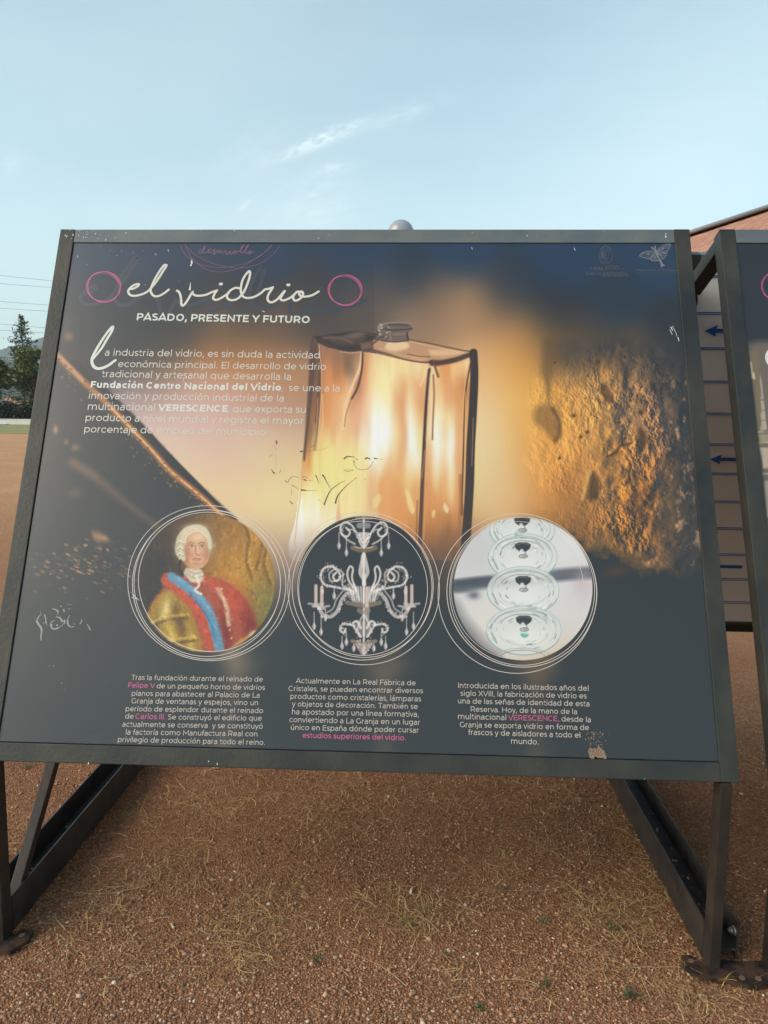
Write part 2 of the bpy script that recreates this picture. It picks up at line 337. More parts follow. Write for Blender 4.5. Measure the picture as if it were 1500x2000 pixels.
ctrl = [  # blurred furnace glow behind the bottle: x, y, colour as printed
 (150,500,INK),(300,520,INK),(500,500,INK),(700,500,INK),(900,500,INK),(1100,500,INK),(1300,500,INK),(200,600,INK),(330,595,INK),(480,590,(70,70,68)),(620,590,(75,74,70)),(800,545,INK),(1000,560,INK),(1200,600,INK),(1320,640,INK),
 (740,585,(92,86,80)),(860,590,(92,84,76)),(980,595,(80,76,72)),(1080,610,INK),(700,625,(105,92,80)),(800,625,(150,126,104)),(900,630,(170,140,108)),(980,640,(140,112,84)),(1060,665,(96,84,70)),(1150,660,(72,70,68)),
 (250,640,(68,68,66)),(360,640,(98,82,66)),(450,650,(128,100,72)),(540,650,(122,98,76)),(620,640,(96,84,74)),
 (230,700,(72,70,68)),(310,700,(104,90,74)),(420,700,(164,118,74)),(500,710,(178,128,78)),(580,720,(166,128,92)),(300,760,(120,104,92)),
 (340,750,(150,118,90)),(400,760,(190,136,92)),(470,770,(188,142,120)),(540,770,(184,140,112)),(600,780,(170,132,100)),
 (330,800,(196,166,168)),(400,810,(196,164,160)),(460,820,(190,152,146)),(520,820,(182,148,148)),(580,830,(190,160,140)),
 (350,850,(206,182,166)),(420,850,(196,166,158)),(490,860,(218,200,172)),(560,870,(206,180,146)),(360,890,(212,188,160)),(430,900,(206,178,160)),(500,915,(206,176,152)),(560,930,(218,206,150)),
 (420,950,(218,190,150)),(490,960,(224,206,160)),(560,980,(222,210,156)),(460,1000,(218,192,150)),(530,1020,(222,204,160)),(565,1040,(212,188,158)),(540,1075,(176,146,122)),(500,1075,(176,142,110)),(575,1090,(160,140,128)),(560,1130,(84,82,80)),(470,1090,(150,118,90)),
 (950,690,(206,160,118)),(990,690,(200,150,88)),(1030,690,(160,120,76)),(950,740,(218,178,134)),(1000,740,(220,172,92)),(1050,740,(206,156,82)),(950,800,(218,198,160)),(1000,800,(222,186,122)),(1050,800,(210,158,86)),
 (945,860,(220,204,160)),(1000,860,(222,184,132)),(1060,860,(206,150,80)),(945,920,(216,208,152)),(990,920,(218,178,134)),(1050,920,(206,146,80)),(950,970,(214,200,150)),(1000,970,(214,182,146)),(1060,980,(190,134,72)),(950,1010,(208,166,118)),(1050,1020,(170,122,70)),(1100,1040,(120,92,62)),(930,1060,(150,112,82)),(900,1110,(80,74,70)),(960,1110,(84,76,70)),
 (1100,690,(104,88,68)),(1110,740,(176,136,80)),(1110,820,(178,136,78)),(1110,900,(164,122,72)),(1110,970,(138,104,64)),(1150,700,(128,104,74)),(1170,760,(176,140,88)),(1180,840,(168,132,80)),(1180,920,(160,120,72)),(1180,1000,(134,102,64)),(1170,1060,(118,94,64)),
 (1220,700,(104,90,72)),(1240,760,(150,118,84)),(1250,830,(146,112,78)),(1260,900,(140,104,66)),(1250,980,(136,100,62)),(1240,1050,(136,102,64)),(1200,1080,(122,94,60)),(1270,1085,(110,86,58)),(1290,1010,(124,94,62)),(1290,720,(74,72,68)),(1300,800,(100,86,74)),(1310,880,(96,82,68)),(1310,960,(96,82,66)),(1310,1040,(82,76,68)),(1340,760,(72,70,68)),(1345,860,(78,74,70)),(1355,960,(86,78,70)),(1365,1060,(80,74,68)),
 (248,774,(170,150,158)),(285,820,(210,184,180)),(320,862,(214,192,172)),(370,915,(218,194,162)),(415,958,(222,198,158)),(445,990,(220,194,154)),(400,875,(214,190,166)),(470,885,(214,192,162)),(520,900,(216,196,150)),(350,820,(204,174,172)),(450,850,(210,184,160)),(330,620,INK),(270,660,INK),(210,660,INK),(210,720,INK),(160,700,INK),(300,640,(72,70,68)),(960,830,(224,206,168)),(980,760,(222,178,112)),(1010,800,(232,176,92)),(1000,720,(228,170,86)),(1045,720,(212,156,74)),(1060,800,(222,166,80)),(1060,860,(218,160,78)),(1030,900,(224,168,88)),(1060,930,(212,152,74)),(1000,980,(220,172,112)),(940,720,(222,184,142)),(945,780,(226,204,164)),(870,610,(172,138,106)),(930,615,(176,140,102)),(990,670,(206,158,100)),(380,800,(208,180,180)),(430,790,(204,170,160)),(350,790,(198,170,172)),(400,835,(212,186,176)),(560,900,(216,190,150)),(540,960,(224,206,156)),(960,880,(222,206,160)),(975,950,(218,190,152)),(1030,830,(214,160,84)),(1150,1110,INK),(1250,1120,(70,68,66)),(1350,1130,INK),(200,900,INK),(300,1000,INK),(150,1100,INK),(100,1300,INK),(300,1350,INK),(600,1200,INK),(600,1400,INK),(900,1200,INK),(900,1400,INK),(1200,1200,INK),(1200,1400,INK),(1380,1300,INK),(1400,1450,INK),(700,1150,INK),(30,1450,INK)]
ctrl = [(x, y, np.array([60, 74, 92], np.float32) if (c is INK and y <= 520) else (np.array([60, 69, 78], np.float32) if (c is INK and y <= 600) else c)) for x, y, c in ctrl]  # navy towards the top edge: bluish lens veil painted into the ink
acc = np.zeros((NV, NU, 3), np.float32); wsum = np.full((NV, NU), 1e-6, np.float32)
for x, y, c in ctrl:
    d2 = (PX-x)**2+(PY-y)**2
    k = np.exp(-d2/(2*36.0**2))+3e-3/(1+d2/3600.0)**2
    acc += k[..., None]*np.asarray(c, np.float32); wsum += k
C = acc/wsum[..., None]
def region(pts, pad):
    xs = [p[0] for p in pts]; ys = [p[1] for p in pts]
    cs = brds([(min(xs)-pad, min(ys)-pad), (max(xs)+pad, min(ys)-pad), (min(xs)-pad, max(ys)+pad), (max(xs)+pad, max(ys)+pad)])
    s0 = min(c[0] for c in cs); s1 = max(c[0] for c in cs); t0 = min(c[1] for c in cs); t1 = max(c[1] for c in cs)
    i0 = max(0, int((s0-PS0)/(PS1-PS0)*(NU-1))); i1 = min(NU, int((s1-PS0)/(PS1-PS0)*(NU-1))+2)
    j0 = max(0, int((t0-PT0)/(PT1-PT0)*(NV-1))); j1 = min(NV, int((t1-PT0)/(PT1-PT0)*(NV-1))+2)
    return slice(j0, max(j1, j0)), slice(i0, max(i1, i0))
def comp(sl, m, col):
    m = np.clip(m, 0, 1)[..., None]; C[sl] = C[sl]*(1-m)+np.asarray(col, np.float32)*m
CLIP = None
def clipmask(sl, x, y):
    if CLIP is None: return 1.0
    cx, cy, rx, ry = CLIP; d = np.sqrt(((x-cx)/rx)**2+((y-cy)/ry)**2)
    return np.clip((1-d)*rx/1.2+0.5, 0, 1)
def stroke(pts, wd, col, al=1.0, soft=1.5, sm=True, w1=None):
    P = smooth_path(pts, 5) if sm and len(pts) > 2 else np.array(pts, float)
    sl = region(P, max(wd, w1 or 0)+soft*2); x = PX[sl]; y = PY[sl]
    if x.size == 0: return
    best = np.full(x.shape, 1e9, np.float32); n = len(P)-1
    for i in range(n):
        ax, ay = P[i]; bx, by = P[i+1]; dx, dy = bx-ax, by-ay; l2 = dx*dx+dy*dy+1e-9
        t = np.clip(((x-ax)*dx+(y-ay)*dy)/l2, 0, 1); d = np.hypot(x-ax-t*dx, y-ay-t*dy)
        ww = wd if w1 is None else wd+(w1-wd)*(i+t)/n
        best = np.minimum(best, d-ww/2)
    comp(sl, al*np.clip(0.5-best/soft, 0, 1)*clipmask(sl, x, y), col)
def poly(pts, col, al=1.0, soft=1.5, sm=False):
    P = smooth_path(list(pts)+[pts[0]], 5) if sm else np.array(list(pts)+[pts[0]], float)
    sl = region(P, soft*2); x = PX[sl]; y = PY[sl]
    if x.size == 0: return
    ins = np.zeros(x.shape, bool); best = np.full(x.shape, 1e9, np.float32)
    for i in range(len(P)-1):
        ax, ay = P[i]; bx, by = P[i+1]
        if abs(by-ay) > 1e-9:
            ins ^= ((ay > y) != (by > y)) & (x < (bx-ax)*(y-ay)/(by-ay)+ax)
        dx, dy = bx-ax, by-ay; l2 = dx*dx+dy*dy+1e-9
        t = np.clip(((x-ax)*dx+(y-ay)*dy)/l2, 0, 1); best = np.minimum(best, np.hypot(x-ax-t*dx, y-ay-t*dy))
    sd = np.where(ins, -best, best)
    comp(sl, al*np.clip(0.5-sd/soft, 0, 1)*clipmask(sl, x, y), col)
def blob(cx, cy, rx, ry, col, al=1.0, ang=0.0, pw=2.0):
    r = max(rx, ry)*1.8; sl = region([(cx-r, cy-r), (cx+r, cy+r)], 0); x = PX[sl]-cx; y = PY[sl]-cy
    if x.size == 0: return
    ca, sa = math.cos(R(ang)), math.sin(R(ang)); u = (x*ca+y*sa)/rx; v = (-x*sa+y*ca)/ry
    comp(sl, al*np.exp(-(u*u+v*v)**(pw/2))*clipmask(sl, PX[sl], PY[sl]), col)
def disc(cx, cy, rx, ry, col, al=1.0, soft=1.5): poly([(cx+rx*math.cos(k*math.pi/24), cy+ry*math.sin(k*math.pi/24)) for k in range(48)], col, al, soft)
def ellipse(cx, cy, rx, ry, wd, col, al=1.0, a0=0, a1=360, soft=1.3):
    stroke([(cx+rx*math.cos(R(a)), cy+ry*math.sin(R(a))) for a in np.linspace(a0, a1, max(6, int(abs(a1-a0)/10)))], wd, col, al, soft, sm=False)

# the crusted furnace wall on the right
nx = PX/15.0; ny = PY/15.0
hgt = fbm(nx*1.25+fbm(nx*.6, ny*.6, 5, 3)*.7, ny*0.85+fbm(nx*.5+9, ny*.5, 6, 3)*.5, 11, 6, 0.74)
emb = np.zeros_like(hgt); emb[:, 1:-1] = (hgt[:, 2:]-hgt[:, :-2])
emb[1:-1] += .35*(hgt[2:]-hgt[:-2]); emb = emb/0.075
patchy = np.clip((fbm(PX/60+4, PY/70, 57, 4)-.36)*4, .25, 1.2); emb = emb*patchy
big = fbm(PX/70, PY/70, 31, 4)
wall = np.clip((PX-1030+(PY-850)*0.05+(big-.5)*60)/70, 0, 1)*np.clip((PY-640+(big-.5)*90-np.clip(1100-PX, 0, 200)*.1)/60, 0, 1)
low = 1052+np.clip(PX-1130, 0, 150)*0.36+np.clip(PX-1280, 0, 200)*.05-np.clip(1130-PX, 0, 100)*.6+(fbm(PX/16, PY/16, 401, 4)-.5)*46
wall *= np.clip((low+(big-.5)*50-PY)/14, 0, 1)
rough = np.clip((PX-1100)/120, 0.25, 1)*np.clip((PY-560)/200, .5, 1)
hg2 = fbm(PX/34+fbm(PX/50, PY/50, 301, 3)*1.2, PY/40, 303, 4, .5); em2 = np.zeros_like(hg2); em2[:, 3:-3] = hg2[:, 6:]-hg2[:, :-6]; em2 = np.clip(em2/.10, -1.3, 1.3)*np.clip((PX-1130)/60, 0, 1)
emb = emb+.75*em2
gain = np.clip(1+0.74*np.clip(emb, -1.5, 1.7)*rough, .18, 1.95)
mod = (C-INK)*gain[..., None]+INK+np.clip(emb, -1, 1.4)[..., None]*np.array([9, 6.5, 3.5])*rough[..., None]*1.4
crust = np.clip((fbm(PX/26, PY/34, 77, 5)-0.50)*5, 0, 1)*np.clip((PX-1140)/90, 0, 1)
mod = mod*(1-.50*crust[..., None])+(INK+np.array([6, 2, -3]))*(.50*crust[..., None])
mod = mod*(.86+.34*fbm(PX/38, PY/52, 63, 5))[..., None]*np.array([1.04, 1.02, 1.03], np.float32)+np.array([5, 3, 1], np.float32)
fall = (np.clip((1352-PX+(big-.5)*70)/75, .30, 1)*np.clip((PY-655+(big-.5)*80)/95, .35, 1))[..., None]
mod = (mod-INK)*fall+INK
C = C*(1-wall[..., None])+mod*wall[..., None]
below = np.clip((PY-low-(big-.5)*50)/16, 0, 1)*np.clip((PX-1080)/40, 0, 1)
C = C*(1-below[..., None])+INK*below[..., None]
# speckled lumps outside the lit face
lump = np.clip((fbm(PX/13, PY/19, 91, 4)-0.60)*7, 0, 1)*np.clip((PX-1255)/40, 0, 1)*np.clip((PY-700)/60, 0, 1)*np.clip((1125-PY)/30, 0, 1)
C = C+lump[..., None]*np.array([62, 44, 28], np.float32)*np.clip(.7+emb*.4, .2, 1.4)[..., None]
lump2 = np.clip((fbm(PX/18, PY/22, 95, 4)-0.56)*6, 0, 1)*np.clip((PX-1235)/20, 0, 1)*np.clip((1300-PX)/20, 0, 1)*np.clip((PY-1060)/20, 0, 1)*np.clip((1112-PY)/12, 0, 1)
C = C+lump2[..., None]*np.array([70, 48, 26], np.float32)*np.clip(.6+emb*.5, .2, 1.5)[..., None]
# the long dark drip, pits and craters
T4 = lambda pts: [(1000+x*400/1500, 600+y*400/1500) for x, y in pts]
poly(T4([(220,220),(340,200),(350,330),(320,450),(295,560),(280,700),(262,690),(240,560),(212,480),(225,350)]), (104,86,62), .6, 14, True)
poly(T4([(225,700),(310,720),(350,820),(362,900),(325,985),(290,960),(240,900),(165,830),(170,740)]), (112,88,60), .6, 14, True)
stroke(T4([(300,740),(345,820),(350,920),(322,970)]), 6, (78,68,54), .7, 8)
for x, y, r in [(870,678,13),(990,692,16),(948,765,26),(790,840,15),(832,955,11),(1010,880,14),(505,945,17),(405,420,9),(635,395,20),(820,285,13),(560,500,9),(830,360,18),(950,580,14),(455,790,16),(555,910,15),(350,1100,14),(405,658,6),(545,660,6),(660,1620,8),(320,400,10)]:
    px, py = T4([(x, y)])[0]; blob(px+1.2, py+1, r*.31, r*.31, (222,178,110), .3); blob(px, py, r*.25*rng.uniform(.7, 1.2), r*.27, (62,54,46), .8, rng.uniform(0, 90), 2.6)
poly(T4([(560,1300),(590,1200),(640,1260),(650,1340),(620,1410),(560,1400)]), (66,58,48), .75, 12, True)
poly(T4([(930,890),(975,900),(1000,980),(960,1040),(925,1000)]), (66,60,52), .7, 12, True)
poly(T4([(640,580),(690,560),(750,660),(710,700),(660,640)]), (86,68,50), .7, 6, True)
stroke(T4([(700,1090),(760,1060),(800,1010),(870,995)]), 5, (72,60,46), .75, 4)
stroke(T4([(580,1190),(545,1290),(520,1400)]), 6, (224,180,106), .6, 5)
for a in [[(1265,690),(1245,780),(1240,900),(1270,930)]]: stroke(T4(a), 9, (58,66,72), .8, 5)
for k in range(26):
    x = rng.uniform(1190, 1370); y = rng.uniform(700, 1110)
    if x > 1240+rng.uniform(0, 60): blob(x, y, rng.uniform(1.5, 4.5), rng.uniform(2, 6), (190,140,92), rng.uniform(.3, .8), rng.uniform(-40, 40), 3)
blob(1205,1115,26,10,(96,72,58),.6,-14)

# the translucent dark block behind the title and the dark corner to the lower left
m = np.clip((731-PX)/1.5+.5, 0, 1)*np.clip((700-PY)/50, 0, 1); C = C*(1-.22*m[..., None])+INK*(.22*m[..., None])
poly([(100,560),(500,560),(330,598),(215,690),(60,1000)], INK, .5, 60)
poly([(196,754),(297,849),(306,860),(372,928),(438,995),(462,1022),(470,1110),(300,1400),(-60,1500),(-60,560),(150,640)], INK, 1, 3)
stroke([(204,764),(266,824),(334,898),(404,968),(456,1016)], 13, (40,36,34), .9, 6)
for k in range(130):      # scratchy bark of the dark rim
    t = rng.random(); x = 205+t*245; y = 770+t*246+rng.normal(0, 6); a = rng.uniform(.15, .6)
    stroke([(x, y), (x+rng.uniform(3, 9), y+rng.uniform(2, 9))], 1.1, rng.choice(np.array([(126,96,72),(40,36,34),(92,78,66)], dtype=float)), a, 1.2, False)
poly([(112,692),(155,735),(217,794),(297,878),(331,916),(383,959),(430,1001),(462,1022),(438,995),(372,928),(306,860),(297,849),(196,754),(150,705)], (44,40,38), .85, 5)
gl = [(112,694),(155,737),(217,796),(297,880),(331,918),(383,961),(430,1003),(452,1022)]
stroke(gl, 20, (96,78,64), .5, 18); stroke(gl, 11, (178,126,86), .85, 6); stroke(gl[2:], 3.2, (236,178,116), .95, 2)
stroke([(110,690),(135,715),(160,742)], 7, (196,150,120), .7, 6)
for k in range(190):
    t = rng.random(); i = t*(len(gl)-1.001); j = int(i); f = i-j; x = gl[j][0]*(1-f)+gl[j+1][0]*f; y = gl[j][1]*(1-f)+gl[j+1][1]*f
    blob(x-rng.exponential(7)+3, y+rng.exponential(8)-2, rng.uniform(1, 3.4), rng.uniform(.7, 2), rng.choice(np.array([(206,150,100),(150,108,76),(60,52,46)], dtype=float)), rng.uniform(.3, .85), 45, 3)
stroke([(142,903),(190,935),(250,985),(310,1030)], 20, (112,94,82), .62, 14, True, 9); stroke([(142,903),(185,930)], 12, (124,104,90), .4, 10)
for x, y, rx, ry, a in [(107,838,5,8,.9),(128,862,4,6,.5),(146,873,8,7,.5),(145,962,12,9,.25),(132,655,9,9,.6),(120,735,3,2,.6)]: blob(x, y, rx, ry, (176,134,108), a)
blob(130,632,14,16,(78,84,90),.5)
blob(190,1048,12,8,(170,130,98),.75,60); blob(202,1050,11,6,(186,140,104),.8,30); blob(183,1045,4,9,(160,124,96),.6,-20)
for k in range(330):      # shower of sparks
    x = rng.uniform(48, 262); y = 1085+(x-150)*.10+rng.normal(6, 27)
    if y < 1050 or (x < 120 and y < 1078): continue
    ln = rng.uniform(2, 8); b = rng.random()**1.8
    stroke([(x, y), (x+ln, y+ln*.45)], rng.uniform(1, 3.6)*(.4+b), (120+70*b, 100+44*b, 84+20*b), rng.uniform(.18, .8)*(.45+.55*b), 1.6, False)

# the scent bottle
TB = lambda pts: [(550+x/3.6585, 600+y/3.6585) for x, y in pts]
def bs(p, wz, col, al=1.0, soft=1.6, w1=None): stroke(TB(p), wz/3.6585, col, al, soft, True, None if w1 is None else w1/3.6585)
def bp(p, col, al=1.0, soft=1.8, sm=True): poly(TB(p), col, al, soft, sm)
body = [(235,210),(420,300),(560,312),(690,330),(860,370),(1060,400),(1240,380),(1385,330),(1388,800),(1365,1250),(1350,1600),(1300,1790),(1000,1800),(600,1800),(70,1800),(100,1500),(140,1150),(180,800),(205,480)]
poly(TB(body), (212,160,114), .88, 3)
def bb(x, y, rx, ry, col, al, ang=0, pw=2): px, py = TB([(x, y)])[0]; blob(px, py, rx/3.6585, ry/3.6585, col, al, ang, pw)
# what the glass shows: colour samples along rows, blended into smooth vertical reflections
ROWS = {
 690: [(190,150,110,85),(250,140,108,85),(310,132,104,82),(345,150,112,85),(390,196,150,112),(440,214,184,140),(500,222,200,150),(560,222,196,146),(620,216,186,140),(670,216,180,136),(710,190,140,100),(770,205,145,95),(840,222,175,125),(890,226,205,170)],
 720: [(150,110,88,72),(190,196,135,88),(250,165,118,82),(310,122,98,80),(345,205,168,128),(380,195,130,88),(420,222,190,140),(450,228,216,160),(520,226,214,160),(580,226,212,156),(640,224,208,160),(665,224,200,150),(710,226,205,165),(770,208,150,95),(830,224,185,130),(870,220,185,130)],
 752: [(150,120,90,72),(190,206,140,88),(260,205,140,90),(310,216,176,136),(345,160,115,85),(385,212,155,115),(415,226,205,155),(470,226,218,165),(540,222,195,145),(575,212,160,112),(610,222,190,140),(640,212,160,115),(670,214,160,112),(705,222,190,150),(740,218,180,130),(780,212,155,108),(840,208,150,100),(865,180,128,90)],
 784: [(140,130,95,72),(190,206,142,92),(250,212,160,112),(285,226,195,150),(310,195,140,100),(360,214,160,125),(400,224,195,160),(440,228,224,195),(500,228,216,170),(540,210,160,115),(570,206,150,108),(605,226,212,170),(640,214,165,120),(670,206,150,105),(705,225,200,165),(745,224,200,150),(790,212,160,115),(850,206,150,100)],
 815: [(140,150,108,78),(190,206,145,95),(240,214,165,120),(290,216,175,130),(340,214,165,130),(385,222,190,155),(430,226,230,222),(490,226,228,215),(530,222,195,150),(565,208,155,112),(605,228,225,205),(640,222,190,140),(670,206,155,110),(705,226,205,170),(745,228,222,190),(790,224,205,150),(830,212,170,120),(855,206,155,105)],
 838: [(110,130,98,75),(170,216,175,120),(220,212,165,115),(280,216,180,130),(330,214,170,140),(385,222,205,190),(440,226,232,232),(500,224,230,228),(535,222,200,150),(570,210,165,120),(615,224,230,232),(650,224,210,160),(700,226,215,180),(740,226,232,230),(770,216,180,130),(800,224,228,215),(840,212,165,120)],
 866: [(105,160,116,78),(150,214,190,120),(200,220,205,140),(260,220,200,145),(320,222,200,145),(380,224,222,190),(440,226,232,234),(490,224,230,226),(525,220,200,150),(565,208,165,120),(615,224,232,234),(650,222,205,150),(700,218,180,135),(740,226,232,232),(770,222,205,165),(800,226,230,228),(840,214,170,120)],
 898: [(100,206,150,85),(150,218,205,135),(220,220,210,140),(300,221,210,142),(370,222,212,160),(430,226,230,226),(465,222,215,180),(510,218,185,140),(560,212,165,120),(600,222,215,185),(630,224,225,215),(700,212,165,120),(735,226,228,220),(765,218,185,140),(795,226,226,215),(840,210,160,115)],
 926: [(85,214,170,110),(150,220,208,140),(220,220,210,142),(300,220,210,142),(370,221,206,148),(430,218,180,130),(500,212,160,110),(560,214,170,115),(600,220,195,140),(640,220,195,140),(700,208,155,105),(730,222,205,155),(770,212,165,115),(800,224,215,180),(840,206,155,108)],
 954: [(60,222,205,150),(100,222,212,150),(200,220,210,145),(300,220,208,145),(370,220,205,150),(410,214,175,130),(480,212,158,105),(550,208,150,98),(600,215,175,115),(640,206,150,100),(700,204,145,95),(760,208,155,105),(800,220,195,140),(840,204,150,105)],
 982: [(60,226,228,215),(110,224,220,185),(200,220,210,155),(300,222,208,155),(370,220,204,150),(410,212,170,125),(480,210,155,100),(560,208,150,95),(630,210,160,105),(700,204,145,92),(770,204,150,100),(840,206,150,100)],
 1012: [(50,226,228,222),(120,225,222,200),(200,223,215,185),(400,214,190,150),(560,206,145,88),(620,200,140,85),(700,185,130,80),(770,175,125,78),(840,185,130,82)],
 1050: [(50,210,202,192),(120,206,190,165),(560,182,130,84),(620,170,120,78),(700,150,105,70),(780,135,100,72),(840,140,102,72)],
 1086: [(50,160,146,132),(120,140,124,108),(560,130,100,76),(620,120,95,75),(700,105,85,70),(780,110,88,72),(840,104,84,70)]}
def inside(pts):
    P = smooth_path(list(pts)+[pts[0]], 5); m = np.zeros(PX.shape, bool)
    for i in range(len(P)-1):
        ax, ay = P[i]; bx, by = P[i+1]
        if abs(by-ay) > 1e-9: m ^= ((ay > PY) != (by > PY)) & (PX < (bx-ax)*(PY-ay)/(by-ay)+ax)
    return m
sl = region([(550, 640), (945, 1100)], 4); bx_, by_ = PX[sl], PY[sl]; mb = inside(TB(body))[sl].astype(np.float32)
# the reflections wander a little sideways, as drawn-out flames do
bx_ = bx_+(fbm(bx_/30, by_/80, 201, 2)-.5)*6
ac = np.zeros(bx_.shape+(3,), np.float32); ws = np.full(bx_.shape, 1e-9, np.float32)
for yy, row in ROWS.items():
    for v in row:
        k = np.exp(-((bx_-560-v[0]/2.505)**2/(2*6.5**2)+(by_-yy)**2/(2*17.0**2))); ac += k[..., None]*np.array(v[1:], np.float32); ws += k
gl_ = np.minimum(ac/ws[..., None]*1.035, 236)+((fbm(bx_/6, by_/120, 203, 3, .5)-.5)*9)[..., None]*np.array([1, .9, .7], np.float32)
mm = (mb*np.clip(ws/.05, 0, 1))[..., None]; C[sl] = C[sl]*(1-mm)+gl_*mm
bp([(880,1300),(912,1320),(950,1440),(932,1475),(905,1420)], (224,204,146), .9, 3); bp([(650,1370),(690,1330),(710,1360),(680,1430),(650,1420)], (222,206,146), .8, 6)
bp([(1165,1390),(1195,1440),(1180,1470),(1155,1430)], (226,208,160), .85, 3); bp([(1075,1450),(1100,1450),(1090,1500),(1075,1490)], (226,200,140), .8, 3)
# dark glass edges
bs([(238,205),(222,330),(212,480),(196,680),(178,880),(158,1090)], 56, (96,76,66), .9, 4, 16); bs([(262,260),(278,420),(268,640),(254,860),(236,1010)], 22, (110,84,68), .8, 3)
bs([(266,262),(285,460),(280,660),(262,880),(238,1020)], 8, (226,188,150), .75, 1.6); bs([(268,320),(262,560),(240,820)], 8, (92,68,54), .8, 2); bs([(290,620),(292,860),(270,1050),(275,1250)], 8, (222,190,140), .7, 1.8); bs([(258,640),(245,900),(222,1060)], 6, (220,170,126), .6, 1.5)
bs([(155,1090),(140,1280),(110,1500),(90,1700)], 8, (206,160,110), .7, 2)
bs([(575,312),(560,420),(520,520),(480,620),(452,720),(440,860)], 22, (236,200,160), .8, 3); bs([(580,312),(572,440),(545,560),(500,650)], 15, (86,66,56), .9, 2.4); bs([(500,650),(460,760),(448,850)], 8, (150,108,80), .7, 2); bs([(420,820),(425,950),(440,1180)], 9, (232,200,150), .6, 3)
bp([(232,205),(300,195),(545,165),(700,188),(650,232),(640,300),(560,312),(470,318),(400,300),(330,285),(262,252)], (70,62,58), .90, 3, False)
bp([(330,215),(450,205),(540,180),(600,205),(560,250),(450,262),(360,245)], (104,88,78), .55, 9); bp([(560,255),(640,240),(650,280),(580,300)], (150,118,94), .6, 6); bp([(420,205),(540,172),(600,185),(520,215)], (132,116,106), .5, 6)
bs([(300,212),(420,215),(500,245)], 18, (112,98,88), .8, 4); bs([(530,165),(600,182),(680,200)], 10, (96,84,78), .7, 2); bs([(420,312),(500,320),(570,312)], 10, (196,158,126), .8, 2); bs([(260,255),(330,285),(440,312)], 7, (150,118,96), .8, 1.6)
bs([(235,205),(400,182),(545,163)], 4, (70,62,58), .8, 1.6)
bp([(650,232),(700,225),(800,232),(920,228),(1100,262),(1290,305),(1340,318),(1330,345),(1180,350),(1040,380),(960,385),(860,368),(740,330),(660,300)], (186,148,116), .97, 2.2, False)
bp([(760,235),(880,240),(910,280),(820,310),(740,290)], (226,196,160), .9, 6); bp([(1050,300),(1200,300),(1320,318),(1230,338),(1080,340)], (222,184,146), .8, 6); bp([(900,340),(1010,345),(1040,370),(960,378)], (206,160,122), .8, 4)
bs([(660,300),(760,330),(880,368),(1000,388),(1060,385)], 10, (92,72,60), .85, 2); bs([(700,285),(790,318),(900,350)], 6, (214,180,146), .7, 2); bs([(900,330),(980,345),(1060,350)], 8, (110,84,66), .8, 2); bs([(920,228),(1100,262),(1290,302),(1375,312)], 9, (98,76,64), .9, 1.8); bs([(930,242),(1100,280),(1280,318)], 5, (230,196,156), .6, 1.6)
bs([(640,262),(680,232),(700,200)], 16, (92,78,68), .8, 3)
bs([(1075,392),(1140,392),(1250,368),(1345,335)], 44, (82,64,54), .92, 4, 34); bs([(1090,385),(1100,430),(1120,490)], 18, (112,80,62), .85, 3); bs([(1130,412),(1250,400),(1340,372)], 7, (214,168,124), .6, 2)
bs([(1372,320),(1378,500),(1366,760),(1352,1000),(1345,1250),(1330,1500),(1310,1760)], 58, (70,64,60), .98, 2.4, 66)
bs([(1358,360),(1320,560),(1305,800),(1300,1050),(1292,1300),(1288,1480)], 13, (92,66,52), .9, 2.2); bs([(1345,380),(1310,560),(1296,800),(1290,1000)], 9, (226,176,126), .75, 1.8); bs([(1316,600),(1312,900),(1305,1200),(1300,1400)], 6, (214,176,110), .8, 1.4); bs([(1370,790),(1366,930),(1360,1130)], 5, (206,150,110), .7, 1.6)
bs([(1388,330),(1384,600),(1376,800)], 5, (70,62,58), .8, 1.6); bs([(1280,1200),(1275,1480),(1260,1700)], 22, (150,108,80), .7, 4)
bs([(1056,436),(1040,600),(1028,800),(1018,1000),(1008,1200),(1000,1400),(990,1640),(985,1760)], 22, (88,70,60), .95, 2.6, 30); bs([(1062,470),(1046,700),(1032,950)], 6, (222,178,136), .7, 2); bs([(1040,600),(1018,900),(1005,1200)], 6, (60,48,44), .8, 1.8); bs([(1022,1020),(1012,1130),(1002,1220)], 12, (150,112,92), .85, 2)
bs([(1084,480),(1090,620),(1082,800),(1078,940)], 12, (140,96,70), .85, 2.4); bs([(1050,430),(1030,440),(1015,500),(990,560)], 10, (234,214,170), .7, 3); bs([(1035,1250),(1025,1450),(1015,1650)], 14, (206,150,100), .7, 3); bs([(970,1380),(965,1560),(960,1700)], 10, (110,80,60), .6, 3)
# neck and crumbled lip
bp([(692,140),(690,120),(720,104),(800,97),(880,98),(935,115),(938,150),(905,180),(912,228),(880,240),(790,244),(700,228)], (112,100,92), .97, 2, True)
bs([(690,135),(740,112),(830,103),(920,112),(936,135)], 10, (156,142,132), .8, 2); bs([(700,150),(800,158),(930,148)], 9, (70,62,58), .85, 1.8); bs([(760,120),(840,118),(900,124)], 14, (84,74,70), .8, 3); bs([(775,165),(780,230)], 8, (150,134,122), .7, 2); bs([(895,180),(905,228)], 11, (70,60,56), .9, 2); bs([(800,190),(880,186)], 12, (142,126,112), .8, 3); bs([(690,226),(800,244),(910,230)], 7, (78,66,60), .85, 1.6)
for k in range(30): bb(rng.uniform(685, 770), rng.uniform(110, 215), rng.uniform(5, 13), rng.uniform(5, 12), rng.choice(np.array([(196,184,170),(150,138,128),(78,70,66)], dtype=float)), rng.uniform(.4, .85), 0, 4)

